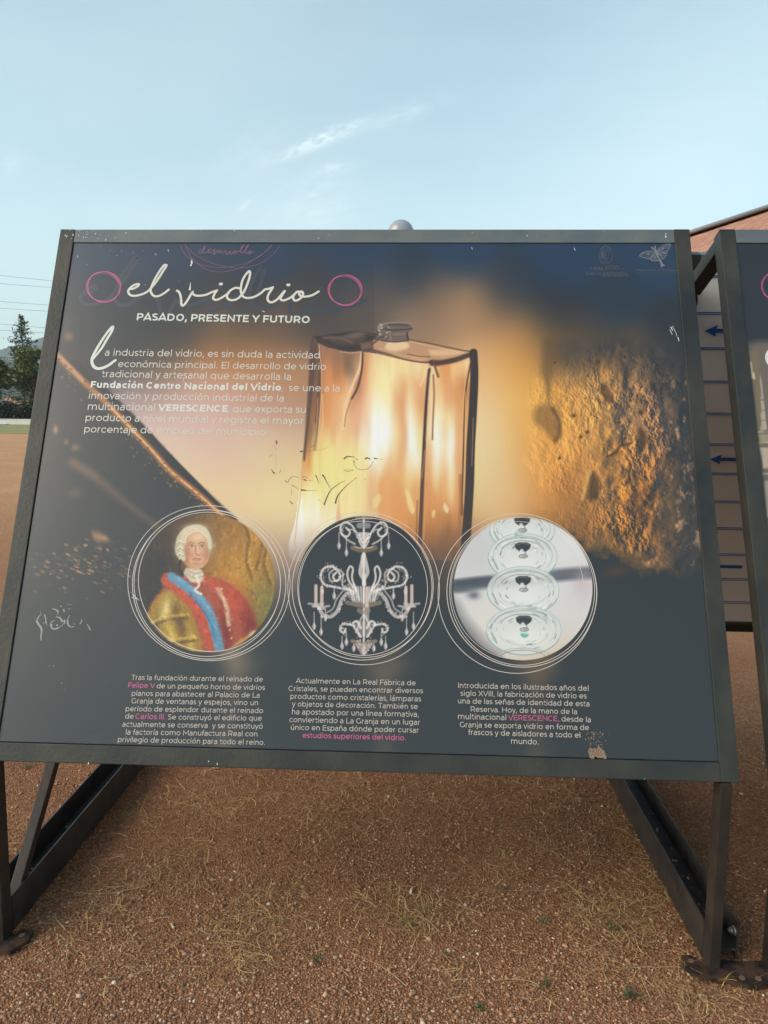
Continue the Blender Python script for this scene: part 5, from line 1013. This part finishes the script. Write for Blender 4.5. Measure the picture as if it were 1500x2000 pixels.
def gravel(n):
    V, Fc = icos(); x, y = scatter_xy(n)
    dens = fbm(x*1.3+9, y*1.3+4, 41, 4); keep = rng.random(n) < np.clip(.20+(dens-.40)*3.0+np.clip(2.55-y, 0, .6)*.9, .12, 1)
    x, y = x[keep], y[keep]; n = len(x)
    r = np.exp(rng.normal(math.log(.0024), .42, n)); r = np.clip(r, .0013, .0085)
    th = rng.uniform(0, 6.283, n); c, s_ = np.cos(th), np.sin(th)
    P = V[None]*(1+rng.normal(0, .16, (n, 12, 1)))*r[:, None, None]*np.stack([rng.uniform(.8, 1.5, n), rng.uniform(.7, 1.1, n), rng.uniform(.45, .85, n)], -1)[:, None, :]
    X = P[..., 0]*c[:, None]-P[..., 1]*s_[:, None]+x[:, None]; Y = P[..., 0]*s_[:, None]+P[..., 1]*c[:, None]+y[:, None]; Z = P[..., 2]+(relief(x, y)+r*.25)[:, None]
    pal = np.array([(.27,.138,.075),(.35,.195,.11),(.21,.105,.057),(.43,.27,.165),(.30,.20,.13),(.50,.39,.28),(.17,.115,.085),(.54,.48,.40)])
    k = rng.choice(len(pal), n, p=[.30,.25,.20,.10,.09,.03,.025,.005]); col = pal[k]*rng.uniform(.80, 1.30, (n, 1))
    F_ = (Fc[None]+(np.arange(n)*12)[:, None, None]).reshape(-1, 3)
    me = mesh_np("loose_gravel", np.stack([X, Y, Z], -1).reshape(-1, 3), F_, M_peb, True, cattr=np.repeat(col, 12, 0))
    return tag(link("loose_gravel", me), kind='stuff')
gravel(96000)
# dry straw grass: bent thin blades, in wisps and mats
M_straw = mat("straw_blade", (.4, .28, .12), 0.7, 0, .3, attr='tint')
def blades(name, cx, cy, n, ln, lift, pal, wid=.0011, spread=.05, seg=4, kind=None, loc=None, z0=None, cl=None):
    """n bent blades starting around (cx, cy) arrays"""
    th = rng.uniform(0, 6.283, n); L_ = ln*np.exp(rng.normal(0, .35, n)); bx = cx+rng.normal(0, spread, n); by = cy+rng.normal(0, spread, n)
    up = lift*np.abs(rng.normal(.6, .5, n)); turn = rng.normal(0, 1.2, n); Vs = []; w_ = wid*rng.uniform(.6, 1.3, n)
    for k in range(seg+1):
        t = k/seg; a = th+turn*t; x = bx+np.cos(th+turn*t*.5)*L_*t; y = by+np.sin(th+turn*t*.5)*L_*t
        z = relief(x, y)+.002+L_*up*(t-.75*t*t)*1.3+(rng.random(n)*.003 if k else 0); ww = w_*(1-t*.75)
        px, py = -np.sin(a), np.cos(a)
        Vs.append(np.stack([x+px*ww, y+py*ww, z], -1)); Vs.append(np.stack([x-px*ww, y-py*ww, z+ww*.6], -1))
    V = np.stack(Vs, 1); m = 2*(seg+1); b_ = (np.arange(n)*m)[:, None]
    Fq = np.concatenate([b_+np.array([[2*k, 2*k+1, 2*k+3, 2*k+2]]) for k in range(seg)])
    pal = np.array(pal); col = pal[rng.integers(len(pal), size=n)]*rng.uniform(.7, 1.25, (n, 1))
    P = V.reshape(-1, 3)
    if loc is not None: P = P-np.array(loc)
    o = link(name, mesh_np(name, P, Fq, M_straw, cattr=np.repeat(col, m, 0)), None, loc); 
    if kind: tag(o, kind=kind)
    return o
STRAW = [(.40,.25,.10),(.48,.32,.13),(.30,.18,.075),(.22,.125,.06),(.54,.39,.18)]
GREEN = [(.075,.09,.035),(.10,.11,.045),(.14,.135,.06)]
def wisps():
    xs, ys = [], []
    # mats seen in the picture: (pixel x, pixel y, spread m, blades)
    spots = [(1250,1770,.13,520),(1180,1790,.10,340),(1330,1740,.09,300),(1300,1680,.08,260),(1240,1600,.08,220),(1090,1560,.09,160),(1000,1700,.10,170),(860,1790,.06,160),(800,1800,.05,150),(760,1760,.06,120),(500,1800,.10,260),(470,1840,.08,170),(330,1700,.10,280),(620,1560,.14,300),(660,1620,.10,200),(420,1560,.12,260),(300,1600,.12,280),(560,1740,.08,150),(220,1760,.08,170),(160,1830,.07,120),(700,1540,.14,260),(900,1560,.12,200),(1080,1640,.09,150),(900,1900,.05,60),(1400,1960,.10,220),(1330,1940,.06,120),(1060,1950,.05,50),(480,1890,.05,70),(60,1640,.10,120),(1390,1640,.12,110),(1450,1580,.12,110),(250,1880,.08,90),(700,1860,.08,60),(1200,1880,.06,70)]
    for px, py, sp, n in spots:
        g = ground_pt(px, py); xs.append(rng.normal(g[0], sp, n)); ys.append(rng.normal(g[1], sp*1.1, n))
    x, y = scatter_xy(19000, 2.05, 6.5); d = fbm(x*1.6+3, y*1.6+8, 61, 4); k = rng.random(len(x)) < np.clip(((d-.47)*4+np.clip((y-2.7)*.35, 0, .5))*np.clip((y-2.0)*1.6, .12, 1), .02, .9); xs.append(x[k]); ys.append(y[k])
    return np.concatenate(xs), np.concatenate(ys)
wx, wy = wisps()
blades("dry_grass", wx, wy, len(wx), .052, .36, STRAW, .0009, .012, 4, 'stuff')
sx_, sy_ = scatter_xy(130, 2.0, 4.5); blades("straw_stalks", sx_, sy_, 130, .17, .10, [(.52,.38,.19),(.44,.31,.15)], .0010, .0, 6, 'stuff')
# small green weeds, each a plant
weeds = [(1070,1925,30,.030,"small green grass tuft near the bottom, in front of the right channel"),(1232,1950,60,.036,"bright green grass tuft in the gravel just left of the right foot plate"),(1198,1812,34,.034,"green tuft half buried in straw beside the right channel"),(1060,1800,24,.030,"dark green weed among the straw, left of the straw mat"),(620,1880,30,.030,"small green weed at the bottom left of the gravel, above the cigarette ends"),(870,1870,20,.022,"tiny green sprout low in the middle of the gravel"),(935,1972,26,.026,"green sprout at the very bottom of the gravel"),(1230,1610,34,.036,"dark green weed growing next to the middle of the right channel"),(800,1808,22,.030,"thin green weed in the centre under the board"),(985,1738,18,.028,"faint green weed under the board right of centre"),(52,1500,30,.035,"green weed at the left behind the post and the brace")]
for px, py, n, ln, lab in weeds:
    g = ground_pt(px, py); o = blades("weed_tuft", np.full(n, g[0]), np.full(n, g[1]), n, ln*.75, 1.2, GREEN, .0011, .008, 4, None, (g[0], g[1], 0)); tag(o, lab, "weed", "green weeds in the gravel")
# cigarette ends
M_filter = mat("orange_filter_paper", (.50, .24, .10), .8); M_paper = mat("white_paper", (.62, .58, .50), .8)
for px, py, ang, lab in [(420,1504,8,"orange cigarette end with white tip just below the board's lower edge"),(337,1812,-58,"orange cigarette end lying aslant in the gravel at the lower left"),(570,1770,35,"cigarette end with pale tip right of the slanting one"),(803,1744,80,"pale cigarette end standing out in the centre of the gravel")]:
    g = ground_pt(px, py); z = float(relief(np.array(g[0]), np.array(g[1]))); d = Vector((math.cos(R(ang)), math.sin(R(ang)), 0))
    o = empty("cigarette_end", (g[0], g[1], z), lab, "cigarette end", "cigarette ends on the gravel")
    bm = bmesh.new(); bm_cyl(bm, -d*.012+Vector((0,0,.006)), d*.008+Vector((0,0,.006)), .0042, .0042, 10); bm_obj("filter", bm, M_filter if ang < 79 else M_paper, o)
    bm = bmesh.new(); bm_cyl(bm, d*.008+Vector((0,0,.006)), d*.013+Vector((0,0,.006)), .0040, .0036, 10); bm_obj("paper_tip", bm, M_paper, o)

# ------------------------------------------------------------------ far left: lawn, low wall, trees, house, wires, hills
M_lawn = mat("dry_lawn", (.20, .20, .075), .95, 0, .2, .2, .12, (.30, .27, .12), .3, 3)
def sheet(name, pts, z, m, kind='structure'):
    me = bpy.data.meshes.new(name); me.from_pydata([(x, y, z) for x, y in pts], [], [tuple(range(len(pts)))]); me.update(); me.materials.append(m); return tag(link(name, me), kind=kind)
sheet("lawn", [(-190, 63), (-60, 64), (10, 66), (60, 70), (90, 190), (-60, 190), (-230, 190)], .02, M_lawn)
M_wall = mat("whitewashed_wall", (.62, .60, .55), .85, 0, .3, .2, .6, (.70, .68, .62), .2, 4)
o = empty("low_wall", (-60, 124, 0), "long low white wall across the far side of the square", "wall")
bm = bmesh.new(); bm_box(bm, (-60, 0, 0), (110, .4, .80), .03); bm_obj("wall_body", bm, M_wall, o)
bm = bmesh.new(); bm_box(bm, (-60.1, -.05, .80), (110.1, .45, .92), .02); bm_obj("coping", bm, M_wall, o)
o = empty("tarpaulin_heap", (-68.6, 121.5, 0), "heap of white tarpaulins lying before the low white wall at the left", "tarpaulin")
M_tarp = mat("white_tarpaulin", (.72, .72, .70), .6, 0, .4, .2, 2, (.62, .62, .62), .4, 3)
for k, (x, y, sx, sy, sz) in enumerate([(0,0,3.4,1.2,.42),(-2.2,-.4,2.2,1.0,.62),(1.2,.3,1.8,.9,.55)]):
    bm = bmesh.new(); bmesh.ops.create_icosphere(bm, subdivisions=3, radius=1)
    for v in bm.verts: v.co = Vector((v.co.x*sx+x, v.co.y*sy+y, max(0, v.co.z)*sz+.02))*1.0; v.co += Vector((0, 0, .05*math.sin(v.co.x*5+v.co.y*7)+.05))
    bm_obj("tarpaulin", bm, M_tarp, o)
M_leafA = mat("dark_leaf", (.035, .055, .020), .7, 0, .3, attr='tint'); M_bark = mat("bark", (.085, .06, .045), .9, 0, .2, .2, 6, (.13, .10, .075), .5, 12)
def leaves(parent, P, size, pal, name="crown", droop=0.0):
    n = len(P); a = rng.uniform(0, 6.283, n); el = rng.uniform(-.9, .9, n)-droop; sz = size*np.exp(rng.normal(0, .3, n))
    u = np.stack([np.cos(a)*np.cos(el), np.sin(a)*np.cos(el), np.sin(el)], -1); q = rng.normal(size=(n, 3)); v = np.cross(u, q); v /= np.linalg.norm(v, axis=1)[:, None]
    u = u*sz[:, None]; v = v*sz[:, None]*.45
    V = np.stack([P-u, P+v*.9-u*.1, P+u, P-v*.9-u*.1], 1).reshape(-1, 3); Fq = np.arange(4*n).reshape(n, 4)
    pal = np.array(pal); col = pal[rng.integers(len(pal), size=n)]*rng.uniform(.7, 1.3, (n, 1))
    return link(name, mesh_np(name, V, Fq, M_leafA, cattr=np.repeat(col, 4, 0)), parent)
LEAF = [(.10,.13,.045),(.13,.155,.052),(.075,.10,.042),(.16,.175,.065)]
def broad_tree(name, x, y, h, w, label, n=5200, size=.34, pal=LEAF, base=.12, group=None):
    o = empty(name, (x, y, 0), label, "tree", group); bm = bmesh.new(); bm_cyl(bm, (0,0,-.1), (0,0,h*.35), w*.055, w*.04, 10)
    cl = []
    for k in range(26):
        t = rng.random(); a = rng.uniform(0, 6.283); zz = h*(base+.1+.80*t); rr = w*.5*math.sin(math.pi*min(1, .18+.80*(1-t)*.95+.05))*rng.uniform(.35, 1.0)
        c = (math.cos(a)*rr, math.sin(a)*rr, zz); cl.append(c); bm_cyl(bm, (0, 0, h*min(.34, .2+.3*t)), (c[0]*.8, c[1]*.8, c[2]*.92), w*.02, w*.006, 6)
    bm_obj("trunk", bm, M_bark, o)
    c = np.array(cl)[rng.integers(len(cl), size=n)]; d = rng.normal(size=(n, 3)); d /= np.linalg.norm(d, axis=1)[:, None]; r_ = w*.17*rng.random(n)**.45
    P = c+d*r_[:, None]*np.array([1, 1, .85]); P = P[P[:, 2] > h*base*.6]; P[:, 2] = np.minimum(P[:, 2], h*(1+rng.normal(0, .02, len(P))))
    leaves(o, P, size, pal); return o
def at_ground_depth(px, Y): return at_y(px, 815, Y)[0]
def height_at(py, Y, px=40): return at_y(px, py, Y)[2]
# conifer
Y0 = 150; x0 = at_ground_depth(50, Y0); h0 = height_at(614, Y0, 46)
con = empty("conifer", (x0, Y0, 0), "tall conifer with drooping branches rising above the rounded trees", "tree")
bm = bmesh.new(); bm_cyl(bm, (0, 0, -.1), (0, 0, h0*.97), h0*.014, .04, 8); P = []
for k in range(46):
    t = (k+rng.random())/46; zb = h0*(.12+.87*t**.9); ln = h0*.285*(1-t)**.8+.2; 
    for j in range(5):
        a = rng.uniform(0, 6.283); l2 = ln*rng.uniform(.55, 1.15); tip = np.array([math.cos(a)*l2, math.sin(a)*l2, l2*(-.16+.30*t)])
        bm_cyl(bm, (0, 0, zb), (tip[0], tip[1], zb+tip[2]), .07*(1-t)+.02, .015, 5)
        m_ = int(4+11*l2/ (h0*.235)); q = rng.random(m_)**.7
        pos = q[:, None]*tip+np.array([0, 0, zb]); pos[:, 2] += -.20*l2*q*(1-q)*2+rng.normal(-.12, .16, m_); pos[:, :2] += rng.normal(0, .22, (m_, 2)); P.append(pos)
bm_obj("trunk", bm, M_bark, con); leaves(con, np.concatenate(P), .30, [(.08,.11,.072),(.10,.13,.085),(.12,.15,.10)], droop=.25)
def tree_px(name, pxc, top, Y, wpx, label, **k):
    x = at_ground_depth(pxc, Y); h = height_at(top, Y, pxc); return broad_tree(name, x, Y, h, wpx/F_PX*Y, label, **k)
tree_px("broad_tree", 76, 686, 138, 118, "large rounded green tree at the left beside the board edge", n=9000, size=.36)
tree_px("broad_tree", -26, 700, 136, 84, "dark green tree cut off by the left edge of the picture", n=6000, size=.36)
for pxc, top, wpx, lab in [(14,783,44,"low dark bush behind the left end of the white wall"),(48,790,50,"low dark bush below the rounded tree, behind the white wall")]:
    x = at_ground_depth(pxc, 130); h = height_at(top, 130, pxc); o = empty("bush", (x, 130, 0), lab, "bush", "bushes behind the white wall"); n = 2200; w_ = wpx/F_PX*130
    d = rng.normal(size=(n, 3)); d /= np.linalg.norm(d, axis=1)[:, None]; P = d*(rng.random(n)**.4)[:, None]*np.array([w_*.55, w_*.4, h*.5])+np.array([0, 0, h*.5]); P[:, 2] = np.abs(P[:, 2])
    bm = bmesh.new(); bm_cyl(bm, (0, 0, 0), (0, 0, h*.5), .12, .05, 6); bm_obj("stem", bm, M_bark, o); leaves(o, P, .28, [(.030,.036,.024),(.042,.050,.028),(.024,.028,.020)], "foliage")
# small house between the trees
M_hw = mat("ochre_render", (.62, .50, .30), .9, 0, .2, .2, 1.5, (.68, .56, .36)); M_rt = mat("red_roof_tiles", (.42, .16, .09), .85, 0, .3, .2, 3, (.50, .23, .14), .4, 8); M_win = mat("dark_window", (.03, .035, .04), .2)
Yh = 420; xh = at_ground_depth(20, Yh); ho = empty("house", (xh, Yh, 0), "small ochre house with red roof glimpsed between the trees", "house")
bm = bmesh.new(); bm_box(bm, (-3.2, 0, 0), (3.2, 7, 9.0)); bm_obj("wall", bm, M_hw, ho)
bm = bmesh.new(); vs = [bm.verts.new(v) for v in [(-3.6,-.5,8.95),(3.6,-.5,8.95),(3.6,7.5,8.95),(-3.6,7.5,8.95),(-3.6,3.5,10.9),(3.6,3.5,10.9)]]
for f in ((0,1,5,4),(2,3,4,5),(0,4,3),(1,2,5),(3,2,1,0)): bm.faces.new([vs[i] for i in f])
bm_obj("roof", bm, M_rt, ho)
for wxp in (-1.9, 1.6):
    bm = bmesh.new(); bm_box(bm, (wxp-.6, -.05, 5.6), (wxp+.6, .05, 7.6), .01); bm_obj("window", bm, M_win, ho)
# overhead wires
M_wire = mat("dark_cable", (.05, .05, .055), .6)
for ya, yb, lab in [(538,548,"topmost of the overhead cables at the left"),(554,561,"second overhead cable from the top"),(589,596,"third overhead cable from the top"),(602,608,"fourth overhead cable from the top"),(633,641,"fifth overhead cable, crossing the conifer tip"),(645,651,"lowest overhead cable, crossing behind the conifer")]:
    A = at_y(0, ya, 118); B = at_y(96, yb, 118); d = (B-A)/(B[0]-A[0]); bm = bmesh.new(); pr = None; xs = np.linspace(A[0]-26, A[0]+108, 40); mid = (xs[0]+xs[-1])/2
    pts = []
    for x in xs: u = x-A[0]; pts.append(Vector((u, 0, d[2]*u+((u-4)**2)*.0006)))
    for p, q in zip(pts[:-1], pts[1:]): bm_cyl(bm, p, q, .021, .021, 5, False)
    o = bm_obj("overhead_cable", bm, M_wire, None, A); tag(o, lab, "cable", "overhead cables")
# wooded hills
def ridge(name, prof, Y, m, depth, amp):
    xs = np.linspace(prof[0][0], prof[-1][0], 260); ys = np.interp(xs, [p[0] for p in prof], [p[1] for p in prof])+(fbm(xs/30, xs*0+3.3, 17, 5)-.5)*amp
    top = np.array([at_y(x, y, Y) for x, y in zip(xs, ys)]); rows = []
    for t in np.linspace(0, 1, 14):
        r_ = top.copy(); r_[:, 2] = top[:, 2]*(1-t)**1.15; r_[:, 1] = Y-depth*t; r_[:, 0] = top[:, 0]*(1-depth*t/Y*.9)
        r_[:, 2] += (fbm(xs/22, xs*0+t*6, 23, 4)-.5)*top[:, 2]*.16*t*(1-t)*4; rows.append(r_)
    back = top.copy(); back[:, 1] = Y+depth; back[:, 2] = -5; rows.insert(0, back)
    V = np.concatenate(rows); w_ = len(xs); h_ = len(rows); i = (np.arange(h_-1)[:, None]*w_+np.arange(w_-1)[None, :]).ravel()
    tag(link(name, mesh_np(name, V, np.stack([i, i+w_, i+w_+1, i+1], 1), m, True)), kind='structure')
M_hill = mat("pine_hill", (.030, .055, .040), 1, 0, .1, .2, .004, (.055, .075, .045), .6, .02); M_hill2 = mat("dry_hill", (.13, .10, .06), 1, 0, .1, .15, .01, (.07, .085, .045), .5, .03)
ridge("mountains", [(-900,700),(-300,705),(-80,690),(0,682),(30,675),(55,668),(85,659),(140,648),(300,655),(600,640),(900,665),(1300,690),(1700,700)], 3600, M_hill, 1500, 5)
ridge("foothills", [(-900,745),(-300,715),(-60,692),(0,695),(18,712),(36,740),(70,762),(200,770),(700,775),(1300,770),(1700,765)], 1900, M_hill2, 700, 5)

# ------------------------------------------------------------------ street lamp globe behind the board
M_globe = mat("opal_globe", (.30, .33, .36), .16, 0, .6); M_pole = mat("green_iron_pole", (.03, .04, .035), .45)
gp = ray(783, 456)*9.0; gx_, gy_, gz_ = gp[0], gp[1], gp[2]+EYE
lo = empty("street_lamp", (gx_, gy_, 0), "globe street lamp peeping over the board's top edge", "street lamp")
bm = bmesh.new(); bmesh.ops.create_uvsphere(bm, u_segments=40, v_segments=24, radius=25.2/F_PX*9.2)
for f in bm.faces: f.smooth = True
bmesh.ops.translate(bm, verts=bm.verts[:], vec=(0, 0, gz_)); bm_obj("globe", bm, M_globe, lo)
bm = bmesh.new(); bm_cyl(bm, (0, 0, 0), (0, 0, .5), .09, .07, 16); bm_cyl(bm, (0, 0, .5), (0, 0, gz_-.2), .045, .035, 14); bm_cyl(bm, (0, 0, gz_-.2), (0, 0, gz_-.12), .075, .09, 16); bm_obj("pole", bm, M_pole, lo)

# ------------------------------------------------------------------ the big factory with its hipped tile roof
def tile_material():
    m = bpy.data.materials.new("roman_tiles"); m.use_nodes = True; n = m.node_tree.nodes; l = m.node_tree.links; b = n['Principled BSDF']; b.inputs['Roughness'].default_value = .85
    at = n.new('ShaderNodeUVMap'); at.uv_map = 'slope'; mp = n.new('ShaderNodeMapping'); l.new(at.outputs[0], mp.inputs['Vector']); 
    wv = n.new('ShaderNodeTexWave'); wv.wave_type = 'BANDS'; wv.bands_direction = 'X'; wv.inputs['Scale'].default_value = .78; wv.inputs['Distortion'].default_value = .6; wv.inputs['Detail'].default_value = 2; wv.inputs['Detail Scale'].default_value = 2; l.new(mp.outputs[0], wv.inputs['Vector'])
    t = n.new('ShaderNodeTexNoise'); t.inputs['Scale'].default_value = 2.2; t.inputs['Detail'].default_value = 5; mp2 = n.new('ShaderNodeMapping'); mp2.inputs['Scale'].default_value = (2.2, .55, 1); l.new(at.outputs[0], mp2.inputs['Vector']); l.new(mp2.outputs[0], t.inputs['Vector'])
    r = n.new('ShaderNodeValToRGB'); e = r.color_ramp.elements; e[0].position = .3; e[0].color = (.30, .13, .08, 1); e[1].position = .7; e[1].color = (.70, .38, .25, 1); x = e.new(.5); x.color = (.52, .25, .16, 1); l.new(t.outputs['Fac'], r.inputs['Fac'])
    mx = n.new('ShaderNodeMix'); mx.data_type = 'RGBA'; mx.blend_type = 'MULTIPLY'; mx.inputs['Factor'].default_value = .65; l.new(r.outputs['Color'], mx.inputs[6])
    rw = n.new('ShaderNodeValToRGB'); rw.color_ramp.elements[0].color = (.35, .33, .33, 1); rw.color_ramp.elements[1].position = .6; l.new(wv.outputs['Fac'], rw.inputs['Fac']); l.new(rw.outputs['Color'], mx.inputs[7]); l.new(mx.outputs[2], b.inputs['Base Color'])
    bp = n.new('ShaderNodeBump'); bp.inputs['Strength'].default_value = 1; bp.inputs['Distance'].default_value = .1; l.new(wv.outputs['Fac'], bp.inputs['Height']); l.new(bp.outputs['Normal'], b.inputs['Normal'])
    return m
M_tile = tile_material(); M_lead = mat("lead_flashing", (.20, .215, .225), .5, .2, .5, .2, 2, (.25, .26, .27), .3, 6); M_stone = mat("pale_stone", (.42, .35, .27), .9, 0, .2, .2, .8, (.34, .28, .22), .3, 5)
E0 = np.array([3.1, 48.5, 8.35]); U1 = np.array([.5, -.866, 0]); U2 = np.array([.866, .5, 0]); LA, LB = 36.0, 60.0; PT = math.tan(R(22.0))
Hh = LA/2*PT
fo = empty("factory", tuple(E0-np.array([0, 0, 9.0])), "large stone factory with a hipped red tile roof at the right", "building")
def fl(a, b_, z): return Vector(tuple(U1*a+U2*b_))+Vector((0, 0, z))
bm = bmesh.new(); oh = .7
vs = {k: bm.verts.new(fl(*v)) for k, v in {'a0': (oh, oh, 0), 'a1': (LA-oh, oh, 0), 'a2': (LA-oh, LB-oh, 0), 'a3': (oh, LB-oh, 0), 'b0': (oh, oh, 8.9), 'b1': (LA-oh, oh, 8.9), 'b2': (LA-oh, LB-oh, 8.9), 'b3': (oh, LB-oh, 8.9)}.items()}
for q in (('a0','a1','b1','b0'),('a1','a2','b2','b1'),('a2','a3','b3','b2'),('a3','a0','b0','b3')): bm.faces.new([vs[k] for k in q])
bm_obj("wall", bm, M_stone, fo)
me = bpy.data.meshes.new("roof"); pts = [fl(0, 0, 9), fl(LA, 0, 9), fl(LA, LB, 9), fl(0, LB, 9), fl(LA/2, LA/2, 9+Hh), fl(LA/2, LB-LA/2, 9+Hh)]
fcs = [(0, 1, 4), (1, 2, 5, 4), (2, 3, 5), (3, 0, 4, 5)]; me.from_pydata(pts, [], fcs); uv = me.uv_layers.new(name='slope'); loc2 = [(0, 0), (LA, 0), (LA, LB), (0, LB), (LA/2, LA/2), (LA/2, LB-LA/2)]
for p_ in me.polygons:
    for li, vi in zip(p_.loop_indices, p_.vertices):
        a, b_ = loc2[vi]; up = p_.index in (0, 2); uv.data[li].uv = (a, b_) if up else (b_, a)
me.update(); me.materials.append(M_tile); roof = link("roof", me, fo)
for A, B in ((pts[0], pts[4]), (pts[1], pts[4]), (pts[4], pts[5]), (pts[2], pts[5]), (pts[3], pts[5])):
    bm = bmesh.new(); zz = Vector((0, 0, 1)); dd = (B-A).normalized(); side = dd.cross(zz).normalized()
    for off in (-.60, -.45, -.30, -.15, 0, .15, .30, .45, .60): bm_cyl(bm, A+side*off*1.35+zz*(.16-abs(off)*.20), B+side*off*1.35+zz*(.16-abs(off)*.20), .115, .115, 8)
    bm_obj("ridge_cap", bm, M_lead, roof)
bm = bmesh.new()
for A, B in ((pts[0], pts[1]), (pts[3], pts[0])): bm_bar(bm, A+Vector((0, 0, -.12)), B+Vector((0, 0, -.12)), .22, .22, (0, 0, 1), 0)
bm_obj("gutter", bm, M_lead, fo)
for k in range(8):
    for lv in (1.2, 5.2):
        bm = bmesh.new(); c = fl(3+k*4.2, oh, lv); bm_bar(bm, c, c+Vector((0, 0, 2.4)), 1.4, .12, tuple(U1), 0); bm_obj("window", bm, M_win, fo)

# ------------------------------------------------------------------ evening haze over the plain
def haze():
    m = bpy.data.materials.new("haze_air"); m.use_nodes = True; n = m.node_tree.nodes; l = m.node_tree.links
    n.remove(n['Principled BSDF']); v = n.new('ShaderNodeVolumePrincipled'); v.inputs['Color'].default_value = (.80, .90, 1, 1); v.inputs['Density'].default_value = 1.6e-4; v.inputs['Anisotropy'].default_value = 0.2
    l.new(v.outputs[0], n['Material Output'].inputs['Volume'])
    bm = bmesh.new(); bm_box(bm, (-6100, -6100, -9), (6100, 6100, 700)); tag(bm_obj("haze", bm, m), kind='stuff')
haze()
